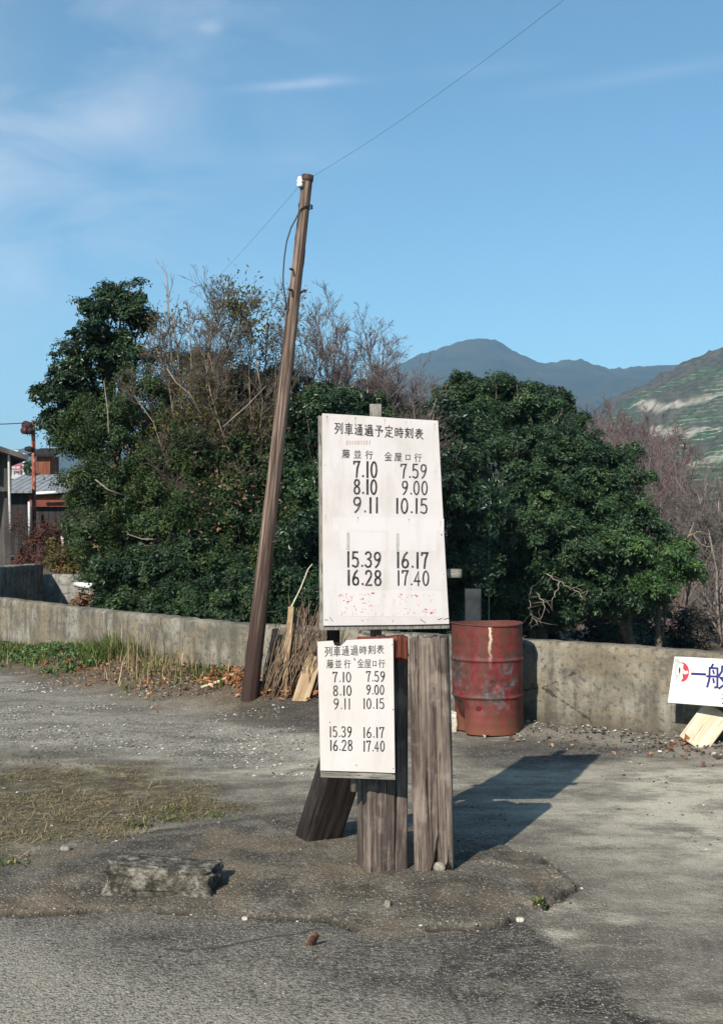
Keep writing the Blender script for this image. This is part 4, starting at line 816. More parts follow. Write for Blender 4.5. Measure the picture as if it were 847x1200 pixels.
p = gp(369, 1110); mb = MB(); mb.add(*plank(p + np.array((-.022, .02, -.01)), p + np.array((.006, -.03, .06)), (1, .3, .1), .036, .003, 8, 5, 3, .002, .012, .001, 33, None, lambda s, t: .03 * abs(s + .2)))
tag(mb.build('rusty_shard', plain('rusty_iron', (.16, .075, .055), .8, .2, .5, 40)), 'rusty brown shard of metal sticking out of the ground', 'scrap')

# ------------------------------------------------------------------ brushwood, boards and sticks by the pole
random.seed(12); mb = MB(); bp = [(random.uniform(306, 366), random.uniform(806, 818)) for _ in range(150)]; BP = gpv(*zip(*bp)); BP2 = gpv(*zip(*[(random.uniform(340, 372), random.uniform(806, 816)) for _ in range(40)]))
for i in range(150):
    px = bp[i][0]; p = BP[i]; ln = random.uniform(.35, .85) * (1.1 - abs(px - 335) / 90)
    d = np.array((random.gauss(.30, .12), random.gauss(.16, .10), 1.0)); d /= np.linalg.norm(d); q = p + d * ln; m_ = (p + q) / 2 + np.array((random.gauss(0, .03), random.gauss(0, .02), 0))
    mb.add(*tube([p + np.array((0, 0, -.02)), m_, q], [random.uniform(.004, .008), .0045, .0025], 4))
for i in range(40):
    p = BP2[i]; q = p + np.array((random.gauss(.02, .1), random.gauss(.1, .08), random.uniform(.4, .9))); mb.add(*tube([p, (p + q) / 2 + np.array((random.gauss(0, .04), 0, 0)), q], [.004, .003, .0015], 4))
tag(mb.build('brushwood', MAT['twig']), 'heap of dry brown brushwood leaning on the wall beside the pole', 'brushwood')
def leaning(name, pxb, pxt, w, th, mat, label, cat, wd=(1, -.5, 0), dt=.25, seed=1, e1=None):
    p0 = gp(*pxb); p1 = at(pxt[0], pxt[1], p0[1] + dt); mb = MB(); mb.add(*plank(p0 - np.array((0, 0, .02)), p1, wd, w, th, 16, 8, 3, .0015, .005, .003, seed, None, e1)); return tag(mb.build(name, mat), label, cat)
leaning('plank', (351, 822), (370, 766), .165, .02, MAT['tanwood'], 'short broad tan board leaning beside the brushwood near the small timetable', 'board', seed=51, e1=lambda s, t: .05 * (s + .5), dt=.2)
leaning('plank', (333, 815), (341.5, 711), .055, .02, MAT['tanwood'], 'narrow brown plank standing upright behind the brushwood', 'plank', seed=52, dt=.1)
leaning('plank', (315, 806), (323, 737), .07, .025, MAT['creosote'], 'short dark stake behind the foot of the leaning pole', 'stake', seed=53, dt=.3)
p0 = at(339, 716, 10.9); mb = MB(); mb.add(*tube([gp(325, 812), at(333, 760, 11.0), at(341, 712, 11.05), at(352, 690, 11.08), at(361, 667, 11.1), at(366, 661, 11.1)], [.008, .008, .008, .007, .006, .004], 6))
mb.add(*tube([at(341, 712, 11.05), at(343.5, 722, 11.0)], [.004, .002], 4)); tag(mb.build('cane', MAT['palestick']), 'long pale cane sticking up out of the brushwood', 'cane')
mb = MB(); mb.add(*tube([gp(236, 808) + np.array((0, 0, .012)), gp(258, 803) + np.array((0, 0, .03)), gp(282, 792) + np.array((0, 0, .05))], [.012, .015, .012], 7)); tag(mb.build('fallen_branch', MAT['palestick']), 'pale stripped branch lying on the ground left of the pole', 'branch')
# pale scrap under the pole
p = gp(306, 806); mb = MB(); mb.add(*plank(p + np.array((-.09, 0, .01)), p + np.array((.12, .03, .08)), (0, 1, .3), .06, .01, 10, 4, 3, .002, .02, .002, 61)); tag(mb.build('scrap', plain('pale_scrap', (.55, .5, .43), .8, .2, .4, 30)), 'pale curled scrap lying at the foot of the pole', 'scrap')
p = gp(524, 832); rock('rubble_lump', 0, 0, (.12, .10, .17), mst, 'white plaster lump squeezed between the right sleeper and the drum', 'rubble', 71, .1, 12, .5, p=np.array((.70, 9.55, gz(.70, 9.55))))
# concrete post standing behind the drum, beyond the wall
c = at(554, 690, 14.0); v, f, g_ = box((c[0], 14.0, c[2] / 2 - .75), (.18, .18, c[2] + 1.5)); mb = MB(); mb.add(*plank((c[0], 14, -1.4), (c[0], 14, c[2]), (1, 0, 0), .18, .18, 20, 6, 6, .002, .004, .01, 5)); tag(mb.build('concrete_post', MAT['concrete_dark']), 'dark square concrete post rising beyond the wall behind the drum', 'post')

# ------------------------------------------------------------------ houses and signal post in the left background
def pane(mb, a, b, c, d, th=.05):
    a, b, c, d = map(np.array, (a, b, c, d)); n = np.cross(b - a, d - a); n = n / np.linalg.norm(n) * th
    mb.add(np.array([a, b, c, d, a - n, b - n, c - n, d - n]), [(0, 1, 2, 3), (7, 6, 5, 4), (0, 4, 5, 1), (1, 5, 6, 2), (2, 6, 7, 3), (3, 7, 4, 0)])
def boards(name, a, b, sc):
    M = MT(name, .9, .15); p = M.obj(); n = M.noise(M.map(p, (sc, sc, .4)), 1, 4, .6); n2 = M.noise(p, 1.5, 4, .6); return M.color(M.mix(M.ramp(n2, [(.4, 0.0), (.7, .5)]), M.ramp(n, [(.35, a), (.65, b)]), tuple(v * .6 for v in a)))
def corrug(name, a, b, ax, sc):
    M = MT(name, .75, .3); p = M.obj(); sp = M.nd.new('ShaderNodeSeparateXYZ'); M.lk.new(p, sp.inputs[0]); s = M.math('SINE', M.math('MULTIPLY', sp.outputs[ax], sc)); n = M.noise(p, 2.5, 5, .65)
    c = M.ramp(n, [(.35, a), (.65, b)]); M.bump(s, .8, .03); return M.color(c)
hx0, hy0 = at(14, 600, 30)[0], 30.0; gz0 = .84
ROT_H = rotm('Z', 24)
def turn(mb):
    for i, q in enumerate(mb.v): mb.v[i] = (q - np.array((hx0, hy0, 0))) @ ROT_H.T + np.array((hx0, hy0, 0))
    return mb
hs = thing('wooden_house', 'old grey board house with a black open doorway at the left edge', 'house', (hx0 - 3, hy0 + 3, gz0))
zt = at(14, 531, 30)[2]; zm = at(14, 576, 30)[2]
mb = MB(); pane(mb, (hx0 - 6, hy0, zm), (hx0, hy0, zm), (hx0, hy0, zt), (hx0 - 6, hy0, zt + 1.9), .15); pane(mb, (hx0 - 6, hy0, gz0 - .3), (hx0 - 5.6, hy0, gz0 - .3), (hx0 - 5.6, hy0, zm), (hx0 - 6, hy0, zm), .15); pane(mb, (hx0, hy0 + .16, gz0 - .3), (hx0, hy0 + 7, gz0 - .3), (hx0, hy0 + 7, zt), (hx0, hy0 + .16, zt), .15); pane(mb, (hx0 - 6, hy0 + 5, gz0 - .3), (hx0 - .2, hy0 + 5, gz0 - .3), (hx0 - .2, hy0 + 5, zt), (hx0 - 6, hy0 + 5, zt), .1)
turn(mb).build('wall', boards('grey_house_boards', (.045, .042, .043), (.13, .12, .115), 9), hs, smooth=False)
mb = MB(); ov = .35; pane(mb, (hx0 + ov, hy0 - .5, zt - .08), (hx0 + ov, hy0 + 7.4, zt - .08), (hx0 - 3.2, hy0 + 7.4, zt + 1.0), (hx0 - 3.2, hy0 - .5, zt + 1.0), .12); pane(mb, (hx0 - 3.2, hy0 - .5, zt + 1.0), (hx0 - 3.2, hy0 + 7.4, zt + 1.0), (hx0 - 6.7, hy0 + 7.4, zt + 2.0), (hx0 - 6.7, hy0 - .5, zt + 2.0), .12); turn(mb).build('roof', corrug('dark_house_roof', (.06, .055, .055), (.11, .1, .1), 'Y', 20), hs, smooth=False)
mb = MB(); mb.add(*tube([at(22, 529, 29.6), at(13, 529, 29.7), at(11, 534, 29.75), at(11.5, 580, 29.8), at(13, 624, 29.8)], .035, 7)); mb.build('downpipe', plain('pale_pipe', (.45, .45, .44), .6, .3, .2), hs)
mb = MB(); mb.add(*box((hx0 - .31, hy0 - .20, zt - .38), (.14, .06, .75))[:2]); mb.build('window', plain('pale_window_slat', (.4, .34, .3), .7, .2, .3), hs, smooth=False)
# tin roofed shed house behind
d2 = 46.0; sx0, sx1 = at(2, 600, d2)[0], at(112, 600, d2)[0]; z_e, z_r = at(0, 575, d2)[2], at(0, 556, d2 + 4)[2]
sh = thing('shed_house', 'low dark house with a grey corrugated roof beyond the signal post', 'house', ((sx0 + sx1) / 2, d2 + 2, .8))
mb = MB(); pane(mb, (sx0, d2 + .4, .3), (sx1, d2 + .4, .3), (sx1, d2 + .4, z_e), (sx0, d2 + .4, z_e), .12); pane(mb, (sx1, d2 + .53, .3), (sx1, d2 + 7, .3), (sx1, d2 + 7, z_e), (sx1, d2 + .53, z_e), .12); mb.build('wall', boards('dark_shed_boards', (.018, .016, .017), (.05, .044, .042), 8), sh, smooth=False)
mb = MB(); pane(mb, (sx0 - .3, d2 - .2, z_e - .02), (sx1 + .3, d2 - .2, z_e - .02), (sx1 + .3, d2 + 4, z_r), (sx0 - .3, d2 + 4, z_r), .08); pane(mb, (sx0 - .3, d2 + 4, z_r), (sx1 + .3, d2 + 4, z_r), (sx1 + .3, d2 + 8, z_e), (sx0 - .3, d2 + 8, z_e), .08); mb.build('roof', corrug('grey_tin_roof', (.15, .16, .175), (.24, .25, .265), 'X', 24), sh, smooth=False)
mb = MB(); a, b = at(43, 578, d2 - .4), at(68, 577, d2 - .4); mb.add(*tube([a, b], .06, 6)); mb.build('gutter', plain('white_gutter', (.7, .7, .68), .6, .3, .1), sh)
mb = MB(); a = at(46, 590, d2 + .1); mb.add(*box((a[0] + .35, a[1] + .1, a[2] + .1), (1.5, .08, .45))[:2]); mb.build('window', plain('rusty_panel', (.14, .045, .03), .8, .2, .4, 3), sh, smooth=False)
mb = MB(); a = at(34, 618, d2 - .5); mb.add(*tube([at(34.5, 588, d2 - .3), at(35, 634, d2 - .3)], .05, 6)); mb.build('downpipe', plain('grey_pipe', (.45, .45, .47), .6, .3, .2), sh)
d3 = 54.0; a, b = at(43, 533, d3), at(59, 562, d3)
ts = thing('tin_shed', 'small rust red tin clad building rising above the grey corrugated roof', 'shed', ((a[0] + b[0]) / 2, d3, .8))
mb = MB(); w_ = b[0] - a[0]; mb.add(*box(((a[0] + b[0]) / 2, d3 + .8, (a[2] + .8) / 2), (w_, 1.6, a[2] - .8))[:2]); mb.build('wall', boards('rust_red_tin', (.13, .045, .028), (.25, .095, .055), 10), ts, smooth=False)
mb = MB(); pane(mb, (a[0] - .35, d3 - .3, a[2] + .0), (b[0] + .25, d3 - .3, a[2] + .0), (b[0] + .25, d3 + 2, a[2] + .45), (a[0] - .35, d3 + 2, a[2] + .45), .10); mb.build('roof', MAT['creosote'], ts, smooth=False)
# signal post
d4 = 34.0; sp0, sp1 = at(41.3, 657, d4), at(39.3, 494, d4); sp0[2] = .8
sig = thing('signal_post', 'slim rusty red post with dark lamp hoods at its top, left background', 'signal post', sp0)
def postmat():
    M = MT('flaking_red_post_paint', .8, .2); p = M.obj(); n = M.noise(p, 5, 5, .7); n2 = M.noise(p, 1.3, 3, .6); return M.color(M.mix(M.ramp(n2, [(.45, 0.0), (.6, .7)]), M.ramp(n, [(.42, (.12, .035, .025)), (.5, (.26, .085, .055)), (.58, (.42, .22, .17))]), (.20, .06, .04)))
mb = MB(); mb.add(*tube([sp0 - np.array((0, 0, .2)), sp0 * .5 + sp1 * .5, sp1], .055, 10)); mb.build('pole', postmat(), sig)
for cx, cy, r in ((33.5, 499, .12), (31.5, 505, .10), (36, 505, .10)):
    mb = MB(); c = at(cx, cy, d4 - .1); mb.add(*tube([c + np.array((-.02, -.18, 0)), c + np.array((0, -.05, 0)), c + np.array((0, .10, 0)), c + np.array((0, .14, 0))], [r * 1.1, r, r * .95, r * .4], 14)); mb.build('lamp_hood', plain('dark_red_lamp', (.05, .018, .02), .6, .3, .3), sig)
mb = MB(); c = at(35, 527, d4 - .08); mb.add(*tube([c + np.array((-.13, 0, .03)), c + np.array((0, 0, .02)), c + np.array((.13, 0, 0))], [.05, .09, .05], 10)); mb.add(*tube([at(33, 500, d4), at(41, 500, d4)], .03, 6)); mb.build('bracket', MAT['creosote'], sig)
mb = MB(); mb.add(*tube(cat(at(38.5, 495, d4), at(-160, 487, d4 - 6), .12), .012, 4)); tag(mb.build('signal_wire', MAT['wire'], origin=at(38.5, 495, d4)), 'thin wire running left from the top of the rusty signal post', 'wire')
mr, mw = plain('marker_red', (.30, .07, .045), .7, .2, .3, 8), plain('marker_white', (.45, .38, .35), .7, .2, .2, 8)
for i, (px, pya, pyb) in enumerate(((60, 630, 658), (73.5, 628, 652))):
    p0, p1 = at(px + .6, pyb, 25.0 + i), at(px, pya, 25.0 + i); p0[2] = .78
    m0 = thing('marker_post', ('short red and white marker post nearest the signal post', 'short red and white marker post beside the bushes')[i], 'marker post', p0, 'short marker posts at the left')
    k = p0 + (p1 - p0) * .5; mb = MB(); mb.add(*tube([p0, k], .035, 8)); mb.build('lower_shaft', (mw, mr)[i], m0); mb = MB(); mb.add(*tube([k, p1], .034, 8)); mb.build('upper_shaft', (mr, mw)[i], m0)
# distant bridge railing and the white pipe on the leaf heap
d5 = 150.0; br_ = thing('bridge', 'distant pale bridge with a dull red railing between the houses', 'bridge', at(30, 555, d5))
mb = MB(); a, b = at(8, 558, d5), at(60, 558, d5); mb.add(*box(((a[0] + b[0]) / 2, d5 + 2, at(0, 559, d5)[2]), (b[0] - a[0], 5, .5))[:2]); 
for px in (16, 34, 52): q = at(px, 600, d5); mb.add(*box((q[0], d5 + 2, 3.5), (1.0, 1.6, at(0, 562, d5)[2] * 2 - 3.5))[:2])
mb.build('deck', plain('pale_bridge_concrete', (.4, .4, .4), .9, .2, .1), br_, smooth=False)
mb = MB()
for py in (544.5, 550): mb.add(*box(((a[0] + b[0]) / 2, d5, at(0, py, d5)[2]), (b[0] - a[0], .12, .22))[:2])
for px in range(9, 60, 5): q = at(px, 550, d5); mb.add(*box((q[0], d5, q[2]), (.1, .1, 1.1))[:2])
mb.build('railing', plain('dull_red_railing', (.33, .1, .12), .7, .2, .2), br_, smooth=False)
q = at(28.5, 540, 140); mb = MB(); mb.add(*tube([(q[0], 140, 0), (q[0], 140, at(0, 531, 140)[2])], .14, 6)); mb.add(*tube([(q[0] - .6, 140, at(0, 533, 140)[2]), (q[0] + .6, 140, at(0, 533, 140)[2])], .07, 5)); tag(mb.build('far_pole', plain('pale_pole', (.5, .5, .5), .8, .2, .1)), 'tiny pale pole in front of the distant bridge', 'pole')
mb = MB(); mb.add(*tube([at(89, 685, 19.4), at(107, 686.5, 19.0)], .045, 10)); tag(mb.build('white_pipe', plain('white_plastic_pipe', (.78, .78, .76), .4, .4, .05)), 'white pipe lying across the heap of dead leaves', 'pipe')
# pale box on a slim post among the evergreens
q = at(567, 594, 26.0); bx_ = thing('meter_box', 'pale grey box on a slim post half hidden in the evergreens', 'box', (q[0], 26.0, -1.8))
mb = MB(); mb.add(*box(q, (.30, .2, .17))[:2]); mb.build('box', plain('pale_box_paint', (.42, .46, .5), .5, .3, .1), bx_, smooth=False)
mb = MB(); mb.add(*tube([(q[0] + .12, 26.15, -1.8), (q[0] + .12, 26.15, at(0, 560, 26)[2])], .012, 6)); mb.build('post', plain('grey_post', (.3, .3, .31), .7, .3, .2), bx_)
#@@PART3
# ------------------------------------------------------------------ vegetation
def leaves(cent, nrm, size, seed, curl=.25, aspect=.45, tint=None):
    """one folded, pointed leaf (two triangles' worth of quads) per centre"""
    r = np.random.default_rng(seed); n = len(cent); nrm = nrm / (np.linalg.norm(nrm, axis=1)[:, None] + 1e-9)
    a = r.normal(size=(n, 3)); a[:, 2] -= .25; a -= nrm * (a * nrm).sum(1)[:, None]; a /= np.linalg.norm(a, axis=1)[:, None] + 1e-9; b = np.cross(nrm, a)
    s = (size * (.65 + .7 * r.random(n)))[:, None]
    tip = cent + a * s * .5 - nrm * s * curl * .3; bas = cent - a * s * .5; lft = cent + b * s * aspect * .5 + nrm * s * .07; rgt = cent - b * s * aspect * .5 + nrm * s * .07
    v = np.stack([bas, rgt, tip, lft], 1).reshape(-1, 3); k = np.arange(n)[:, None] * 4
    f = k + np.array([[0, 1, 2, 3]]); t = r.random(n) if tint is None else tint
    return v, f, np.repeat(t, 4)
def lobe_leaves(lobes, leaf, density, seed, clump=.3, flat=.35, up=.8, cov=1.6, inner=.55, droop=.45, cover=1.0):
    """lobes: (centre, radii). Domed sprays of leaves sit on two uneven shells of each lobe, with gaps between them"""
    r = np.random.default_rng(seed); C = []; N = []; T = []; SZ = []; per = max(6, int(cov * math.pi * clump ** 2 / (.225 * leaf ** 2)))
    for c, rad in lobes:
        c, rad = np.asarray(c, float), np.asarray(rad, float); area = 4 * math.pi * ((rad[0] * rad[1]) ** 1.6 / 3 + (rad[0] * rad[2]) ** 1.6 / 3 + (rad[1] * rad[2]) ** 1.6 / 3) ** (1 / 1.6)
        lt = r.uniform(-.22, .22); ls = r.uniform(.72, 1.3)
        for shell, dens in ((1.0, density * .72), (.80, density * inner * .8), (.58, density * inner * .8)):
            nc = max(2, int(area * shell ** 2 / (math.pi * clump ** 2) * dens)); d = r.normal(size=(nc, 3)); d /= np.linalg.norm(d, axis=1)[:, None]
            q = c + d * rad * shell; keep = (vnoise(q[:, 0] / clump * .5, q[:, 1] / clump * .5, q[:, 2] / clump * .7, seed + 3) < .40 + .45 * cover) & ((d[:, 1] < .35) | (r.random(nc) < .5)); d = d[keep]; nc = len(d)
            if nc == 0: continue
            rr = shell * (.82 + .30 * r.random(nc) + .22 * (vnoise(d[:, 0] * 3 + seed, d[:, 1] * 3, d[:, 2] * 3, seed) - .5)); p = c + d * rad * rr[:, None]
            on = d / rad; on /= np.linalg.norm(on, axis=1)[:, None]; sn = on * .6 + np.array((0, 0, up)) + r.normal(size=(nc, 3)) * .22; sn /= np.linalg.norm(sn, axis=1)[:, None]
            pr = clump * (.6 + .8 * r.random(nc)); npd = np.maximum(5, (per * (pr / clump) ** 2).astype(int)); m = np.repeat(np.arange(nc), npd); n = len(m)
            ax = r.normal(size=(nc, 3)); ax -= sn * (ax * sn).sum(1)[:, None]; ax /= np.linalg.norm(ax, axis=1)[:, None]; bx = np.cross(sn, ax)
            th = r.random(n) * 6.2832; rho = np.sqrt(r.random(n)) * (1 + .35 * np.sin(th * 3 + m) + .15 * r.normal(size=n)); rho = np.abs(rho) * pr[m]
            off = ax[m] * (np.cos(th) * rho)[:, None] + bx[m] * (np.sin(th) * rho * .8)[:, None] + sn[m] * ((r.normal(size=n) * .5 * flat - droop * (rho / pr[m]) ** 2) * pr[m])[:, None]
            SZ.append(np.full(n, ls)); C.append(p[m] + off); rad_dir = off / (np.linalg.norm(off, axis=1)[:, None] + 1e-6); N.append(sn[m] + rad_dir * .5 + r.normal(size=(n, 3)) * .38); ct = r.random(nc); T.append(np.clip(ct[m] * .55 + r.random(n) * .4 + lt, 0, 1))
    C, N, T = np.concatenate(C), np.concatenate(N), np.concatenate(T); S = np.concatenate(SZ) * leaf
    keep = C[:, 2] > gh(C[:, 0], C[:, 1]) + .02; return C[keep], N[keep], S[keep], T[keep]
def billow(lobes, seed, k=9, f=.44):
    r = np.random.default_rng(seed); out = []
    for c, rad in lobes:
        d = r.normal(size=(k * 3, 3)); d[:, 1] -= .25; d /= np.linalg.norm(d, axis=1)[:, None]; pick = [d[0]]
        for q in d[1:]:
            if len(pick) < k and min(np.linalg.norm(q - p) for p in pick) > .55: pick.append(q)
        for q in pick: s = f * r.uniform(.7, 1.25); out.append((c + q * rad * r.uniform(.62, .86), rad * s * np.array((1.1, 1.0, .85))))
        out.append((c, rad * .62))
    return out
def branches(base, lobes, r0, seed, mb, sides=8):
    """tapered trunk with a limb reaching into each lobe and short side limbs"""
    r = np.random.default_rng(seed); base = np.asarray(base, float); cs = np.array([l[0] for l in lobes]); top = cs.mean(0) * .6 + cs[cs[:, 2].argmax()] * .4
    t = np.linspace(0, 1, 10)[:, None]; mid = base + (top - base) * np.array((.25, .25, .5)); P = (1 - t) ** 2 * base + 2 * t * (1 - t) * mid + t * t * top
    P[1:-1] += r.normal(size=(8, 3)) * .05; P[0, 2] -= .3; mb.add(*tube(P, np.linspace(r0, r0 * .25, 10), sides))
    for c, rad in lobes:
        c = np.asarray(c, float); s = P[int(np.clip(10 * r.uniform(.25, .7), 1, 8))]; q = s + (c - s) * .5 + np.array((0, 0, -.15 * np.linalg.norm(c - s)))
        tt = np.linspace(0, 1, 8)[:, None]; B = (1 - tt) ** 2 * s + 2 * tt * (1 - tt) * q + tt * tt * c; B[1:] += r.normal(size=(7, 3)) * .04; mb.add(*tube(B, np.linspace(r0 * .45, r0 * .12, 8), 6))
        for k in range(7):
            d = r.normal(size=3); d[2] = abs(d[2]) * .6; d /= np.linalg.norm(d); e = c + d * np.asarray(rad) * r.uniform(.6, .95); st = B[r.integers(3, 8)]; mb.add(*tube([st, (st + e) / 2 + r.normal(size=3) * .06, e], [r0 * .16, r0 * .1, r0 * .04], 4))
def pxlobes(L): return [(at(px, py, d), np.array((rx / F * d, rd, ry / F * d))) for px, py, d, rx, ry, rd in L]
BARK = plain('grey_brown_bark', (.10, .08, .065), .95, .1, .45, 12)
BARKP = plain('pale_bark', (.19, .16, .13), .9, .1, .35, 14)
LM = {'dark': leafmat('dark_evergreen_leaves', (0.0051, 0.0153, 0.0093), (0.0229, 0.0510, 0.0195), (0.0408, 0.0799, 0.0255), .42, .4, .06),
      'mid': leafmat('mid_green_leaves', (0.0085, 0.0238, 0.0102), (0.0357, 0.0646, 0.0170), (0.0850, 0.0978, 0.0238), .5, .3),
      'ever': leafmat('broad_evergreen_leaves', (0.0083, 0.0239, 0.0120), (0.0368, 0.0736, 0.0276), (0.0754, 0.1242, 0.0386), .48, .35, .08),
      'light': leafmat('fresh_evergreen_leaves', (0.0166, 0.0414, 0.0120), (0.0570, 0.1178, 0.0331), (0.0966, 0.1656, 0.0414), .45, .35),
      'gloss': leafmat('glossy_hedge_leaves', (0.0059, 0.0204, 0.0102), (0.0263, 0.0527, 0.0161), (0.0561, 0.0884, 0.0272), .5, .3, .06),
      'yellow': leafmat('yellow_green_leaves', (0.0638, 0.0723, 0.0136), (0.1275, 0.1318, 0.0255), (0.1955, 0.1360, 0.0382), .55, .25, .2),
      'olive': leafmat('olive_brown_leaves', (.05, .05, .014), (.10, .095, .025), (.14, .10, .035), .6, .2, .2),
      'bushy': leafmat('dry_bush_leaves', (0.0425, 0.0382, 0.0127), (0.1105, 0.1020, 0.0340), (0.1700, 0.0850, 0.0340), .7, .2, .15),
      'rust': leafmat('rusty_bush_leaves', (0.0510, 0.0255, 0.0238), (0.1190, 0.0510, 0.0425), (0.1700, 0.0765, 0.0425), .8, .15, .1),
      'orange': leafmat('orange_dead_leaves', (.16, .06, .03), (.34, .135, .06), (.46, .26, .16), .75, .2, .1),
      'rustleaf': leafmat('rusty_dead_leaves', (.11, .05, .035), (.24, .12, .075), (.32, .2, .14), .75, .2, .15),
      'brown': leafmat('brown_dead_leaves', (.06, .035, .022), (.16, .095, .06), (.34, .23, .15), .8, .2, .05)}
def tree(name, label, cat, base, L, leaf, mat, density, seed, r0=.12, group=None, bark=None, bil=0, **kw):
    lobes = pxlobes(L); base = np.array(base, float); base[2] = gz(base[0], base[1])
    t = thing(name, label, cat, base, group); mb = MB(); branches(base, lobes, r0, seed, mb); mb.build('trunk', bark or BARK, t)
    C, N, S, T = lobe_leaves(billow(lobes, seed, bil) if bil else lobes, leaf, density, seed, **kw); v, f, tt = leaves(C, N, S, seed + 1, tint=T); mesh('crown', v, f, LM[mat], t, smooth=False, attrs=dict(tint=tt)); return t
def bare(name, label, cat, base, stems, levels, seed, mat, group=None, twr=.006, nkid=(7, 6, 5), leaf=None, fan=.55, up=.25, sides0=6, lenk=(.55, .5, .45), tmat=None):
    """leafless tree: stems = [(tip, radius)], forking limbs and fine twigs"""
    r = np.random.default_rng(seed); base = np.array(base, float); base[2] = gz(base[0], base[1]) - .05; t = thing(name, label, cat, base, group); mb = MB(); mt = MB(); tips = []
    def grow(p, d, L, rad, lv, tip=None):
        n = 9 if lv == 0 else 5 if lv == 1 else 4; P = [p]; q = p.copy(); dd = d.copy()
        for i in range(n - 1):
            if tip is not None: g_ = (tip - q) / (np.linalg.norm(tip - q) + 1e-6); dd = dd * .35 + g_ * .65
            dd = dd + r.normal(size=3) * (.13 if lv < 2 else .17) + np.array((0, 0, up * .12 * (lv > 0))); dd /= np.linalg.norm(dd); q = q + dd * L / (n - 1); P.append(q)
        P = np.array(P); R_ = np.linspace(rad, rad * (.3 if lv == 0 else .5), n); (mb if lv < 1 else mt).add(*tube(P, R_, sides0 if lv == 0 else 4 if lv == 1 else 3, lv < 1))
        if lv >= levels: tips.append(P[-1]); return
        for k in range(nkid[lv]):
            s = r.uniform(.22, 1.0) if lv else r.uniform(.35, 1.0); j = s * (n - 1); i = min(int(j), n - 2); st = P[i] + (P[i + 1] - P[i]) * (j - i); ax = P[i + 1] - P[i]; ax /= np.linalg.norm(ax)
            o = r.normal(size=3); o -= ax * o.dot(ax); o /= np.linalg.norm(o); nd_ = ax * (1 - fan * .5) + o * fan * r.uniform(.6, 1.2) + np.array((0, 0, up * r.random())); nd_ /= np.linalg.norm(nd_)
            grow(st, nd_, L * lenk[lv] * r.uniform(.5, 1.2) * (1.2 - .6 * s), max(twr * .6, rad * (1 - .6 * s) * .45), lv + 1)
    for tip, rad in stems:
        v_ = np.asarray(tip, float) - base; L = np.linalg.norm(v_); grow(base + r.normal(size=3) * np.array((.10, .10, 0)), v_ / L * .6 + np.array((0, 0, .5)), L * 1.02, rad, 0, np.asarray(tip, float))
    mb.build('trunk', mat, t); mt.build('twigs', tmat or mat, t)
    if leaf:
        lm, frac, size, cond, spread = leaf; T = np.array(tips); T = T[[bool(cond(q)) for q in T]]; T = T[r.random(len(T)) < frac]; k = 5
        C = np.repeat(T, k, 0) + r.normal(size=(len(T) * k, 3)) * spread; v, f, tt = leaves(C, r.normal(size=C.shape) + np.array((0, -.5, .8)), np.full(len(C), size), seed + 2); mesh('leaves', v, f, LM[lm], t, smooth=False, attrs=dict(tint=tt))
    return t
b_ = lambda px, d: (at(px, 700, d)[0], d, 0)
# --- left clump
tree('evergreen_tree', 'dark layered evergreen tree rising highest at the left of the thicket', 'tree', b_(140, 24.5),
     [(140, 342, 24.5, 34, 15, .6), (118, 362, 24.3, 26, 13, .6), (165, 365, 24.6, 30, 16, .7), (125, 388, 24.2, 38, 15, .8), (92, 405, 24.2, 32, 15, .7), (150, 412, 24.2, 44, 20, .9), (78, 432, 24.2, 26, 16, .6), (105, 448, 24.3, 46, 18, .8), (68, 460, 24.2, 24, 13, .6), (120, 480, 24.4, 60, 24, .9), (66, 492, 24.3, 20, 12, .6)],
     .08, 'dark', .7, 201, .14, bil=6, clump=.18, up=1.2, cover=.9, cov=1.3)
tree('thicket_tree', 'mid green tree full of tangled twigs at the left side of the thicket', 'tree', b_(150, 20.6),
     [(125, 500, 20.4, 48, 40, 1.0), (180, 470, 20.8, 52, 48, 1.0), (112, 560, 20.2, 36, 42, .8), (150, 575, 20.0, 58, 52, 1.0), (215, 540, 20.4, 48, 52, 1.0), (122, 625, 19.8, 34, 40, .8), (190, 630, 19.6, 52, 46, .9), (240, 600, 20.0, 48, 50, .9), (84, 505, 20.6, 22, 24, .6), (128, 668, 19.8, 28, 30, .8), (150, 690, 19.8, 50, 36, .8)],
     .055, 'mid', .55, 203, .10, bil=8, clump=.14, cover=.85, flat=.9, cov=1.2)
tree('broadleaf_tree', 'dark green broadleaf tree in the middle of the thicket behind the pole', 'tree', b_(285, 20.5),
     [(270, 470, 21.2, 48, 40, .9), (255, 520, 20.4, 46, 44, .9), (300, 560, 20.2, 52, 50, 1.0), (330, 500, 20.8, 44, 44, .9), (290, 640, 19.6, 58, 56, 1.0), (345, 610, 19.8, 44, 56, .9), (240, 440, 21.8, 38, 30, .8), (320, 450, 21.8, 40, 30, .8), (300, 695, 19.6, 60, 36, .9), (240, 520, 22.6, 60, 60, .8), (190, 560, 22.6, 60, 60, .8), (290, 590, 22.4, 70, 60, .8), (330, 520, 22.6, 60, 60, .8), ],
     .06, 'mid', .55, 205, .10, bil=8, clump=.14, cover=.85, flat=.9, cov=1.2)
tree('evergreen_tree', 'dense dark evergreen tree behind the left edge of the large timetable board', 'tree', b_(390, 20.0),
     [(385, 470, 20.4, 34, 26, .8), (370, 490, 20.0, 40, 36, .9), (410, 500, 20.2, 40, 44, .9), (365, 560, 19.4, 42, 48, .9), (405, 590, 19.6, 44, 54, .9), (360, 630, 19.0, 42, 48, .9), (400, 680, 19.0, 46, 50, .9), (355, 690, 18.8, 40, 40, .8), (432, 488, 20.8, 28, 28, .7)],
     .07, 'dark', .65, 207, .13, bil=8, clump=.16, up=.9, cover=.9, cov=1.3)
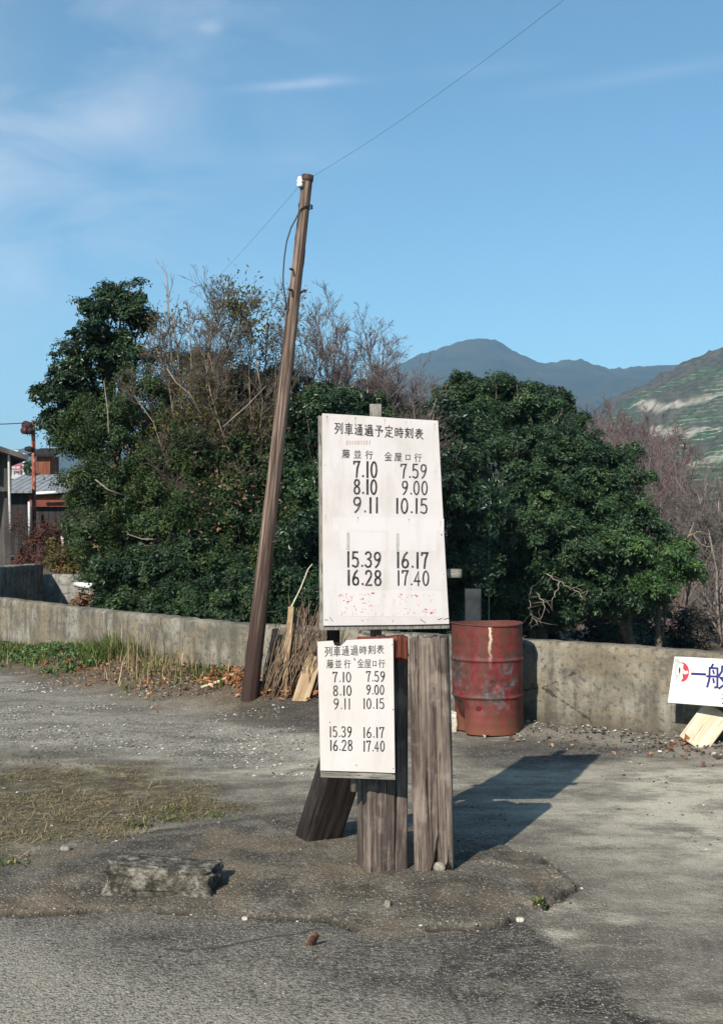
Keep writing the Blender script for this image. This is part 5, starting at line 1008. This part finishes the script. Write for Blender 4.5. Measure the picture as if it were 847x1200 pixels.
tree('hedge_shrub', 'glossy dark green shrub growing low right behind the concrete wall', 'shrub', b_(225, 17.6),
     [(150, 672, 18.2, 38, 34, .7), (190, 655, 18.0, 44, 36, .8), (235, 665, 17.5, 46, 38, .8), (150, 708, 17.6, 36, 26, .6), (200, 705, 17.3, 46, 32, .7), (270, 690, 17.0, 50, 40, .8), (240, 720, 16.8, 52, 26, .7), (300, 715, 16.6, 44, 30, .7), (320, 690, 17.0, 34, 34, .6)],
     .058, 'gloss', .75, 209, .06, bil=8, clump=.13, up=.8, cover=.95, cov=1.3)
bare('bare_tree', 'half bare tree with fanning twigs and yellow green leaves at the top of the thicket', 'tree', b_(272, 20.2),
     [(at(x, y, 20.2 + .5 * math.sin(i * 2.3)), .026 + .012 * (i % 3 == 0)) for i, (x, y) in enumerate([(200, 372), (222, 362), (240, 352), (262, 350), (285, 348), (305, 356), (325, 366), (180, 395), (345, 385), (165, 425), (150, 450), (300, 390), (235, 390), (270, 375), (205, 415), (318, 415), (250, 405), (285, 410)])], 3, 221, plain('grey_brown_limbs', (.17, .135, .105), .9, .1, .4, 10), twr=.0064, nkid=(30, 9, 5), lenk=(.15, .55, .5), fan=.62,
     leaf=('olive', .16, .07, lambda q: 3.2 < q[2] < 6.0 and vnoise(q[0] * 1.1, q[1], q[2] * 1.3, 5) > .46, .14), tmat=plain('brown_twigs', (.125, .10, .085), .9, .1, .4, 10))
bare('bare_tree', 'bare purplish tree with fine twigs spreading right of the pole', 'tree', b_(385, 21.6),
     [(at(x, y, 21.6 + .5 * math.sin(i * 1.7)), .03) for i, (x, y) in enumerate([(345, 372), (365, 374), (385, 376), (405, 384), (425, 396), (445, 408), (462, 420), (480, 436), (495, 455), (395, 400), (420, 418), (450, 440), (375, 395), (470, 462), (500, 475), (440, 455), (405, 410), (430, 425), (455, 450), (355, 395), (385, 425), (412, 440), (440, 470), (485, 458), (465, 440), (505, 462)])], 3, 223, plain('purplish_bark', (.14, .11, .10), .9, .1, .4, 10), twr=.0064, nkid=(30, 9, 5), lenk=(.15, .55, .5), fan=.6, tmat=plain('purplish_twigs', (.135, .108, .105), .9, .1, .3, 6))
bare('dead_sapling', 'slender leafless sapling poking above the thicket left of the pole', 'tree', b_(210, 21.6), [(at(207, 318, 21.6), .03)], 2, 225, BARKP, nkid=(14, 5), lenk=(.16, .5), up=.5, fan=.5)
r_ = np.random.default_rng(5)
for a, lab in (([(196, 432, 19.3), (208, 448, 19.2), (222, 462, 19.2), (240, 492, 19.3)], 'pale dead branch slanting through the upper middle of the thicket'), ([(112, 562, 19.0), (128, 575, 18.9), (150, 582, 19)], 'short pale dead branch in the left side of the thicket'),
               ([(128, 508, 19.2), (124, 480, 19.3), (122, 446, 19.4)], 'upright pale dead branch high in the left of the thicket'), ([(180, 632, 18.4), (168, 632, 18.4), (150, 626, 18.5)], 'curved pale dead branch low above the glossy shrub'), ([(262, 500, 19.2), (292, 474, 19.2), (312, 452, 19.3)], 'pale dead branch rising towards the pole')):
    mb = MB(); P = np.array([at(*q) for q in a]); P[1:-1] += r_.normal(size=(len(P) - 2, 3)) * .02; mb.add(*tube(P, np.linspace(.013, .006, len(P)), 6)); tag(mb.build('dead_branch', BARKP), lab, 'branch', 'dead branches in the thicket')
# leaf cluster of orange dead leaves caught in the thicket
C = []
for px, py, n, s in ((222, 375, 8, 8), (255, 620, 14, 14), (280, 582, 34, 22), (240, 572, 20, 14), (150, 525, 5, 6), (115, 640, 8, 10), (300, 590, 20, 16), (230, 545, 8, 10)): C += [at(px + r_.normal() * s * 1.2, py + r_.normal() * s * .6, (18.9 if py > 500 else 19.6) + r_.normal() * .15) for _ in range(n)]
C = np.array(C); v, f, tt = leaves(C, r_.normal(size=C.shape) + np.array((0, -1, .4)), np.full(len(C), .065), 5); tag(mesh('dead_leaf_cluster', v, f, LM['rustleaf'], smooth=False, attrs=dict(tint=tt)), kind='stuff')
# --- behind the timetable and to the right
tree('evergreen_tree', 'dark evergreen tree directly behind the right edge of the large board', 'tree', b_(500, 26),
     [(465, 505, 26.5, 38, 32, 1.1), (510, 498, 26, 38, 34, 1.1), (470, 530, 26, 44, 50, 1.1), (530, 540, 25.6, 40, 44, 1.0), (545, 600, 25.2, 40, 44, 1.0), (490, 610, 25.4, 50, 56, 1.1), (540, 665, 25, 40, 40, 1.0), (450, 660, 25, 60, 60, 1.0), (505, 720, 25, 50, 46, 1.0)],
     .09, 'dark', .6, 231, .16, bil=8, clump=.20, up=.9, cover=.9, cov=1.3)
tree('broad_evergreen', 'large rounded evergreen tree filling the middle right behind the wall', 'tree', b_(630, 31),
     [(565, 462, 32, 40, 24, 1.3), (600, 475, 31.5, 46, 30, 1.4), (555, 500, 31, 46, 34, 1.4), (640, 492, 31, 44, 32, 1.3), (600, 525, 30, 52, 36, 1.5), (665, 530, 30.4, 46, 36, 1.3), (570, 570, 29.6, 48, 38, 1.4), (635, 575, 29.2, 56, 42, 1.5), (690, 580, 29.8, 42, 42, 1.3), (600, 625, 28.6, 54, 38, 1.4), (660, 630, 28.8, 52, 40, 1.4), (525, 480, 32, 34, 28, 1.2), (560, 650, 28.4, 46, 32, 1.3), (620, 665, 28.6, 50, 26, 1.2), (700, 640, 29.2, 40, 42, 1.2), (545, 455, 32, 34, 18, 1.2), (588, 452, 32, 30, 14, 1.1), (625, 470, 32, 34, 20, 1.2), (600, 690, 28.4, 60, 26, 1.0), (660, 690, 28.8, 60, 24, 1.0), (570, 690, 29, 50, 30, 1.0), (640, 712, 29.6, 70, 24, 1.0), (720, 700, 29.6, 50, 24, 1.0), (590, 600, 30.5, 70, 60, 1.0), (650, 580, 31, 70, 60, 1.0)],
     .09, 'ever', .72, 233, .25, bil=9, clump=.20, up=.9, cover=.95, cov=1.3, inner=.5)
tree('broad_evergreen', 'smaller bluish green evergreen tree at the right end of the evergreen row', 'tree', b_(735, 30.5),
     [(715, 545, 31.5, 34, 28, 1.1), (735, 580, 31, 38, 34, 1.2), (710, 610, 30, 38, 36, 1.2), (750, 620, 30.4, 36, 32, 1.1), (725, 655, 29.6, 42, 34, 1.2), (760, 665, 30, 34, 28, 1.1), (700, 675, 29.2, 40, 28, 1.1), (745, 690, 29.6, 42, 26, 1.1)],
     .09, 'ever', .72, 235, .18, bil=9, clump=.20, up=.9, cover=.95, cov=1.3, inner=.5)
tree('leafy_shrub', 'bright yellowish green leafy tree low at the right edge of the evergreens', 'tree', b_(775, 29.5),
     [(752, 640, 28.8, 28, 18, .8), (775, 655, 29, 28, 18, .8), (800, 662, 29.6, 24, 18, .7), (765, 682, 28.6, 34, 16, .8), (790, 645, 30, 22, 16, .7), (748, 600, 29.8, 24, 18, .7)],
     .09, 'light', .75, 237, .1, bil=8, clump=.17, up=1.1, cover=.95, cov=1.3)
PB_ = plain('purple_brown_bark', (.145, .105, .10), .95, .1, .4, 6); PB2 = plain('greyish_bark', (.2, .168, .155), .95, .1, .35, 6)
for i, (px, d, tips, lab) in enumerate(((790, 42, [(735, 520), (760, 505), (785, 508), (812, 520), (835, 540), (750, 545), (800, 545), (845, 560), (720, 535)], 'bare brown tree behind the evergreens, tallest of the leafless ones at right'),
                                         (850, 37, [(808, 570), (830, 548), (852, 535), (880, 530), (905, 560), (820, 600), (845, 600), (800, 630)], 'bare greyish tree at the right edge of the picture'),
                                         (720, 48, [(690, 500), (710, 490), (735, 498), (755, 515), (700, 520)], 'small bare brown tree just behind the bluish evergreen'))):
    bare('bare_tree', lab, 'tree', b_(px, d), [(at(x, y + 14, d + (k % 3 - 1) * .8), .05) for k, (x, y) in enumerate(tips + [(x + 12, y + 22) for x, y in tips])], 3, 241 + i, PB2 if i == 1 else PB_, twr=.010, nkid=(16, 8, 5), lenk=(.26, .5, .5), fan=.65, group='bare trees at the right', tmat=plain('brown_violet_twigs', (.15, .13, .122), .95, .1, .35, 3))
for i, (px, d, h, lab) in enumerate(((676, 108, 472, 'far bare reddish tree just above the large evergreen crown'), (700, 112, 468, 'far bare reddish tree, second from the left in the distant row'), (722, 105, 474, 'far bare reddish tree in the middle of the distant row'), (745, 110, 477, 'far bare reddish tree below the farm road on the hill'), (765, 100, 484, 'far bare reddish tree at the right end of the distant row'), (650, 115, 470, 'far bare reddish tree mostly hidden behind the large evergreen'), (785, 96, 500, 'far bare reddish tree lowest at the right of the distant row'))):
    bare('bare_tree', lab, 'tree', b_(px, d), [(at(px + dx, h + 20 + dy, d + dd), .12) for dx, dy, dd in ((-14, 10, 0), (0, 0, 1), (12, 8, -1), (-22, 26, 1), (20, 24, 0), (4, 18, -2))], 2, 251 + i, PB_, twr=.035, nkid=(14, 11), lenk=(.34, .5), fan=.7, group='bare trees in the distant row', tmat=plain('reddish_twigs', (.13, .075, .075), .95, .1, .3, 1))
# far leafy trees and houses' garden bushes at left
tree('garden_bush', 'yellowish brown bush above the retaining wall at left', 'bush', b_(85, 21.5), [(80, 648, 21.2, 22, 18, .5), (100, 655, 21, 22, 22, .5), (68, 662, 21.2, 16, 12, .4), (92, 672, 20.8, 26, 10, .4)], .06, 'bushy', .6, 261, .03, clump=.13, flat=1.0)
tree('garden_bush', 'reddish brown bush in front of the dark house at left', 'bush', b_(28, 27), [(22, 622, 27, 9, 22, .5), (30, 638, 26.6, 11, 16, .5), (50, 635, 27.5, 9, 24, .5), (66, 620, 28, 11, 18, .5), (54, 652, 26.4, 10, 8, .5), (28, 655, 26.4, 12, 8, .5)], .055, 'rust', .22, 263, .03, clump=.16, flat=1.2)
tree('garden_tree', 'small grey green shrub hanging over the corrugated roof at left', 'shrub', b_(85, 26), [(88, 590, 24, 14, 18, .5), (96, 570, 24, 18, 16, .5), (82, 612, 23.6, 13, 14, .5), (98, 612, 23, 20, 22, .5)], .07, 'mid', .35, 265, .04, clump=.16, flat=1.0, cover=.7)
tree('garden_tree', 'dark clipped tree beside the rust red tin building', 'tree', b_(34, 50), [(34, 545, 50, 7, 8, .4), (36, 560, 50, 9, 10, .5)], .12, 'dark', .8, 267, .05, clump=.22)
# dark scrub bank under the evergreens, beyond the wall
lob = [(np.array((x, y, -1.0 + .4 * math.sin(x * 1.7))), np.array((1.7, 1.1, 2.1))) for x, y in [(-3 + i * 1.05, 33.5 + (i * 37 % 5) * .6) for i in range(11)]]
C, N, S, T = lobe_leaves(lob, .16, .8, 271, clump=.42); v, f, tt = leaves(C, N, S, 272, tint=T); tag(mesh('undergrowth', v, f, LM['dark'], smooth=False, attrs=dict(tint=tt)), kind='stuff')
lob = [(np.array((x, y, -1.2 + .25 * math.sin(x * 2.1))), np.array((1.8, 1.0, 1.0))) for x, y in [(7.6 + i * 1.2, 33.5 + (i * 31 % 7) * .9) for i in range(7)]]
C, N, S, T = lobe_leaves(lob, .12, .3, 273, clump=.36, cover=.5, flat=1.0); v, f, tt = leaves(C, N, S, 274, tint=T); tag(mesh('dry_scrub', v, f, leafmat('dry_scrub_leaves', (.018, .014, .013), (.045, .037, .033), (.07, .06, .05), .9, .1, .0), smooth=False, attrs=dict(tint=tt)), kind='stuff')
def twigline(mb, pts, r0, r, kids=5):
    P = np.array([at(*q) for q in pts]); t = np.linspace(0, len(P) - 1, 4 * len(P)); Q = np.stack([np.interp(t, np.arange(len(P)), P[:, k]) for k in range(3)], 1)
    for _ in range(3): Q[1:-1] = (Q[:-2] + 2 * Q[1:-1] + Q[2:]) / 4
    Q[1:-1] += r.normal(size=(len(Q) - 2, 3)) * .018; mb.add(*tube(Q, np.linspace(r0, r0 * .35, len(Q)), 5))
    for k in range(kids):
        s = Q[r.integers(2, len(Q))]; d = r.normal(size=3) * np.array((1, .6, .8)) * .22; mb.add(*tube([s, s + d * .5 + r.normal(size=3) * .03, s + d + np.array((0, 0, -.06))], [r0 * .4, r0 * .3, r0 * .15], 3))
mb = MB(); r_ = np.random.default_rng(15)
for a in ([(640, 672, 27), (655, 682, 26.8), (668, 690, 26.7), (683, 684, 26.6)], [(636, 676, 27), (620, 690, 26.8), (618, 705, 26.7), (624, 722, 26.6), (621, 738, 26.6)], [(628, 694, 26.8), (640, 712, 26.6), (632, 728, 26.6)], [(655, 682, 26.8), (650, 700, 26.7), (640, 706, 26.6)], [(618, 712, 26.7), (630, 734, 26.6)], [(672, 690, 26.7), (684, 700, 26.6)]):
    twigline(mb, a, .016, r_)
tag(mb.build('dead_branch', plain('dull_dead_bark', (.2, .17, .14), .9, .1, .3, 14)), 'pale twisted dead branch hanging below the large evergreen', 'branch')
mb = MB()
for a in ([(790, 640, 34), (805, 630, 34), (818, 622, 34), (832, 628, 34)], [(805, 630, 34), (812, 612, 34.2)], [(812, 626, 34), (822, 640, 34), (838, 640, 34)]): twigline(mb, a, .028, r_, 4)
tag(mb.build('dead_branch', BARKP), 'white bare branch in front of the leafless trees at right', 'branch')

# ------------------------------------------------------------------ grass, weeds, leaf litter, gravel
def blades(px_, h, seed, lean=.35, wdt=.006, bend=.5):
    r = np.random.default_rng(seed); n = len(px_); a = r.random(n) * 6.283; d = np.c_[np.cos(a), np.sin(a), np.zeros(n)]; s = np.c_[-np.sin(a), np.cos(a), np.zeros(n)]; ln = r.random(n)[:, None] * lean * 2; h = h[:, None]; z = np.array((0, 0, 1.0)); w = wdt * (.6 + .8 * r.random(n))[:, None]
    p1 = px_ + z * h * .5 + d * h * ln * .35; p2 = px_ + z * h * (1 - .35 * ln * bend) + d * h * ln
    v = np.stack([px_ - s * w, px_ + s * w, p1 + s * w * .7, p1 - s * w * .7, p2 + s * w * .12, p2 - s * w * .12], 1).reshape(-1, 3); k = np.arange(n)[:, None] * 6
    f = np.concatenate([k + np.array([[0, 1, 2, 3]]), k + np.array([[3, 2, 4, 5]])]); return v, f, np.repeat(r.random(n), 6)
GR = leafmat('green_grass', (.04, .065, .015), (.10, .14, .035), (.22, .21, .08), .7, .2, .2); DR = leafmat('dry_grass', (.15, .11, .06), (.29, .23, .13), (.42, .35, .23), .8, .15, .1)
def strip(n, seed, s0, s1, w0, w1):
    """points along the road side of the left wall: s along the wall from the bend, w away from it"""
    r = np.random.default_rng(seed); s = r.uniform(s0, s1, n); w = np.abs(r.normal(size=n)) * (w1 - w0) + w0; nAC = np.array((-dAC[1], dAC[0])); q = A_ + dAC * s[:, None] + nAC * np.where(wall_sd(A_[0] + nAC[0], A_[1] + nAC[1]) < 0, 1, -1) * w[:, None]; return q, r
q, r_ = strip(13000, 301, -.9, 7, .05, .38); cl = vnoise(q[:, 0] * 1.1, q[:, 1] * 1.1, 0, 303); k = (cl + r_.random(len(q)) * .25 > .80)
hot = np.exp(-((q[:, 0] + 2.75) / .45) ** 2) * (cl > .3); k = k | (r_.random(len(q)) < hot * .85) | (r_.random(len(q)) < .25 * (q[:, 0] < -3.7) * (cl > .45)); q = q[k]; hot = hot[k]
P = np.c_[q, gh(q[:, 0], q[:, 1])]; v, f, t = blades(P, (.03 + .10 * r_.random(len(P)) ** 1.5) * (1 + hot * 1.5), 305, .6, .008); tag(mesh('green_grass', v, f, GR, smooth=False, attrs=dict(tint=t)), kind='stuff')
q, r_ = strip(2200, 307, -.8, 7, .03, .32); hot = np.maximum(np.exp(-((q[:, 0] + 2.35) / .6) ** 2) * .8, .12); k = r_.random(len(q)) < hot; q = q[k]; hot = hot[k]
P = np.c_[q, gh(q[:, 0], q[:, 1])]; v, f, t = blades(P, (.06 + .34 * r_.random(len(P)) ** 1.6) * (.5 + hot * .75), 309, .45, .0045); tag(mesh('dry_grass', v, f, DR, smooth=False, attrs=dict(tint=t)), kind='stuff')
# low moss and dead grass patch
k = np.where((z_moss * (1 - apron) * (msd > -.1) > .25) & (Y < 9))[0]; r_ = np.random.default_rng(311); k = r_.choice(k, min(len(k), 9000), replace=False); k2 = vnoise(X[k] * 5, Y[k] * 5, 0, 313) * .7 + .3 * r_.random(len(k)) > .50; k = k[k2]
P = np.c_[X[k], Y[k], Z[k]] + np.c_[r_.normal(size=(len(k), 2)) * .02, np.zeros(len(k))]; v, f, t = blades(P, .006 + .026 * r_.random(len(P)) ** 2, 315, 1.4, .0028, .9)
tag(mesh('dead_grass', v, f, leafmat('short_dead_grass', (.10, .075, .04), (.24, .19, .11), (.11, .125, .05), .85, .1, .1), smooth=False, attrs=dict(tint=t)), kind='stuff')
P = []
for px, py, n, s in ((400 / 2.02, 950, 60, 26), (165, 968, 60, 8), (20, 890, 40, 20), (15, 1012, 40, 14), (632, 1060, 40, 3), (200, 962, 40, 10), (250, 958, 40, 14)):
    P.append(np.c_[px + r_.normal(size=n) * s, py + r_.normal(size=n) * s * .18])
P = np.concatenate(P); P = gpv(P[:, 0], P[:, 1]); v, f, t = blades(P, .012 + .022 * r_.random(len(P)), 317, .9, .005, .7); tag(mesh('grass_tufts', v, f, GR, smooth=False, attrs=dict(tint=t)), kind='stuff')
# straw strewn over the dead grass patch and along the verge
sk = np.where(z_moss * (1 - apron) * (msd > -.1) * (Y < 9) > .3)[0]; r_ = np.random.default_rng(391); sk = r_.choice(sk, min(len(sk), 1000), replace=False); a = r_.random(len(sk)) * 3.14; ln = .02 + .09 * r_.random(len(sk)) ** 2; d = np.c_[np.cos(a), np.sin(a), .12 * r_.normal(size=len(sk))] * ln[:, None]; n_ = np.c_[-np.sin(a), np.cos(a), 0 * a] * .0016; P = np.c_[X[sk], Y[sk], Z[sk] + .008]
v = np.stack([P - d - n_, P + d - n_, P + d + n_, P - d + n_], 1).reshape(-1, 3); tag(mesh('straw', v, np.arange(len(sk))[:, None] * 4 + np.array([[0, 1, 2, 3]]), DR, smooth=False, attrs=dict(tint=np.repeat(r_.random(len(sk)), 4))), kind='stuff')
q, r_ = strip(420, 393, 1.6, 7, .05, .40); k = vnoise(q[:, 0] * 1.6, q[:, 1] * 1.6, 0, 395) > .5; q = q[k]; m = np.repeat(np.arange(len(q)), 9); P = np.c_[q[m], gh(q[m][:, 0], q[m][:, 1])] + np.c_[r_.normal(size=(len(m), 2)) * .035, .015 + .06 * r_.random(len(m))]
v, f, t = leaves(P, r_.normal(size=P.shape) * .5 + np.array((0, -.2, 1)), np.full(len(P), .055), 397, aspect=.5); tag(mesh('weeds', v, f, LM['light'], smooth=False, attrs=dict(tint=t)), kind='stuff')
# leaf litter
def litter(name, P, size, mat, seed, flat=.5):
    r = np.random.default_rng(seed); v, f, t = leaves(P, r.normal(size=P.shape) * flat + np.array((0, -.1, 1.0)), np.full(len(P), size), seed + 1, curl=.8, aspect=.65); tag(mesh(name, v, f, LM[mat], smooth=False, attrs=dict(tint=t)), kind='stuff')
q, r_ = strip(3000, 321, -1.1, 6.5, .05, .42); P = np.c_[q, gh(q[:, 0], q[:, 1]) + .015 + .03 * r_.random(len(q))]; k = vnoise(q[:, 0] * 2, q[:, 1] * 2, 0, 323) > .42
litter('brown_leaf_litter', P[k], .038, 'brown', 325, .6)
P = []
for px, py, n, sx, sy in ((265, 790, 130, 12, 6), (330, 806, 140, 22, 5), (362, 808, 110, 10, 4), (275, 800, 60, 8, 4), (306, 812, 40, 16, 4), (350, 816, 60, 18, 4), (255, 800, 40, 16, 5), (800, 878, 8, 8, 3), (150, 805, 16, 40, 6), (90, 780, 20, 20, 5)):
    P.append(np.c_[px + r_.normal(size=n) * sx, py + r_.normal(size=n) * sy])
P = np.concatenate(P); P = gpv(P[:, 0], P[:, 1]); P[:, 2] += .015 + .05 * r_.random(len(P)) ** 2
litter('orange_leaf_litter', P, .062, 'orange', 327, .7)
# heap of dead leaves in front of the retaining wall
n = 1500; hx_ = r_.uniform(-5.2, -3.9, n); hy_ = r_.uniform(18.6, 20.15, n); hh = gh(hx_, hy_) + .12 + .55 * sm(18.7, 20.1, hy_) * np.exp(-((hx_ + 4.6) / .5) ** 2) + r_.normal(size=n) * .03
litter('leaf_heap', np.c_[hx_, hy_, hh], .13, 'brown', 331, .7)
gx_, gy_ = np.meshgrid(np.linspace(-5.25, -3.7, 22), np.linspace(18.5, 20.18, 22)); hz_h = gh(gx_.ravel(), gy_.ravel()) + .06 + .55 * sm(18.7, 20.1, gy_.ravel()) * np.exp(-((gx_.ravel() + 4.6) / .5) ** 2)
i2 = (np.arange(21)[:, None] * 22 + np.arange(21)[None, :]).ravel(); tag(mesh('earth_heap', np.c_[gx_.ravel(), gy_.ravel(), hz_h], np.c_[i2, i2 + 1, i2 + 23, i2 + 22], plain('brown_earth', (.10, .06, .04), .95, .1, .4, 6)), kind='structure')
# gravel
def pebbles(name, P, size, mat, seed, sq=.6):
    r = np.random.default_rng(seed); n = len(P); base = np.array([(1, 0, 0), (-1, 0, 0), (0, 1, 0), (0, -1, 0), (0, 0, 1), (0, 0, -1), (.6, .6, .55), (-.6, .55, .5), (.55, -.6, .5), (-.6, -.6, .55)]); bf = np.array([(4, 6, 7), (4, 7, 9), (4, 9, 8), (4, 8, 6), (0, 2, 6), (2, 1, 7), (1, 3, 9), (3, 0, 8), (2, 7, 6), (1, 9, 7), (3, 8, 9), (0, 6, 8), (0, 5, 2), (2, 5, 1), (1, 5, 3), (3, 5, 0)])
    V = base[None] * (1 + r.normal(size=(n, 10, 1)) * .16); V = V * (size * .5)[:, None, None] * np.stack([.7 + .6 * r.random(n), .7 + .5 * r.random(n), sq * (.7 + .6 * r.random(n))], 1)[:, None]
    a = r.random(n) * 6.283; c, s = np.cos(a)[:, None], np.sin(a)[:, None]; V = np.stack([V[..., 0] * c - V[..., 1] * s, V[..., 0] * s + V[..., 1] * c, V[..., 2]], -1) + P[:, None] + (size * .12)[:, None, None] * np.array((0, 0, 1.0))
    f = (np.arange(n)[:, None, None] * 10 + bf[None]).reshape(-1, 3); tag(mesh(name, V.reshape(-1, 3), f, mat, smooth=False, attrs=dict(tint=np.repeat(r.random(n), 10))), kind='stuff')
def pebmat(name, stops):
    M = MT(name, .9, .2); return M.color(M.ramp(M.attr('tint'), stops))
GRV = pebmat('grey_gravel_stones', [(0, (.09, .088, .084)), (.45, (.2, .196, .185)), (.8, (.32, .315, .295)), (1, (.5, .49, .45))]); RUB = pebmat('pale_rubble', [(0, (.04, .037, .034)), (.45, (.11, .10, .087)), (.8, (.24, .22, .19)), (1, (.48, .45, .39))])
def scatter(cond, n, seed, lo, hi, pw=2.2):
    r = np.random.default_rng(seed); x = r.uniform(-5.5, 4.5, n); y = r.uniform(3.5, 15, n) if cond is not None else r; k = cond(x, y, r); x, y = x[k], y[k]; return np.c_[x, y, gh(x, y)], lo + (hi - lo) * r.random(len(x)) ** pw
Pg = pxpoly([(-200, 785), (60, 792), (240, 808), (330, 838), (470, 870), (450, 910), (200, 892), (60, 882), (-250, 880)])
P, S = scatter(lambda x, y, r: (poly_sd(x, y, Pg) < .1 + fbm(x, y, 0, 341, 4) * 1.2) & (fbm(x * 1.2, y * 2.2, 0, 343, 4) > -.02 + r.random(len(x)) * .22) & (wall_sd(x, y) < -.2), 120000, 345, .006, .030, 3.0); pebbles('gravel', P, S, GRV, 347)
P, S = scatter(lambda x, y, r: (wall_sd(x, y) < -.3) & (fbm(x * 1.5, y * 1.5, 0, 351, 4) > .0 + r.random(len(x)) * .2) & (y > 5) & (r.random(len(x)) < .35), 50000, 353, .006, .028, 3); pebbles('loose_stones', P, S, RUB, 355)
P, S = scatter(lambda x, y, r: (y < 6.4) & (np.abs(x) < y * .33 + .1) & (fbm(x * 2.5, y * 2.5, 0, 361, 4) > -.12 + .3 * r.random(len(x))), 90000, 363, .0022, .009, 3.2); pebbles('fine_grit', P, S, RUB, 365)
P, S = scatter(lambda x, y, r: (np.abs(mound_sd(x, y)) < .035) & (y < 5.9) & (x > -1.8) & (r.random(len(x)) < .6), 200000, 367, .005, .018, 2.5); pebbles('edge_crumbs', P, S, RUB, 369)
P, S = scatter(lambda x, y, r: (wall_sd(x, y) < -.02) & (wall_sd(x, y) > -.22 - .55 * r.random(len(x)) ** 2) & (x > .45) & (r.random(len(x)) < .8), 150000, 371, .006, .036, 2.6); P[:, 2] += .01; pebbles('rubble', P, S, RUB, 373)
P, S = scatter(lambda x, y, r: (wall_sd(x, y) < -.1) & (wall_sd(x, y) > -.9) & (x > .3) & (r.random(len(x)) < .05), 120000, 381, 1, 2); P[:, 2] += .02; litter('chip_litter', P, .04, 'brown', 383, .6)
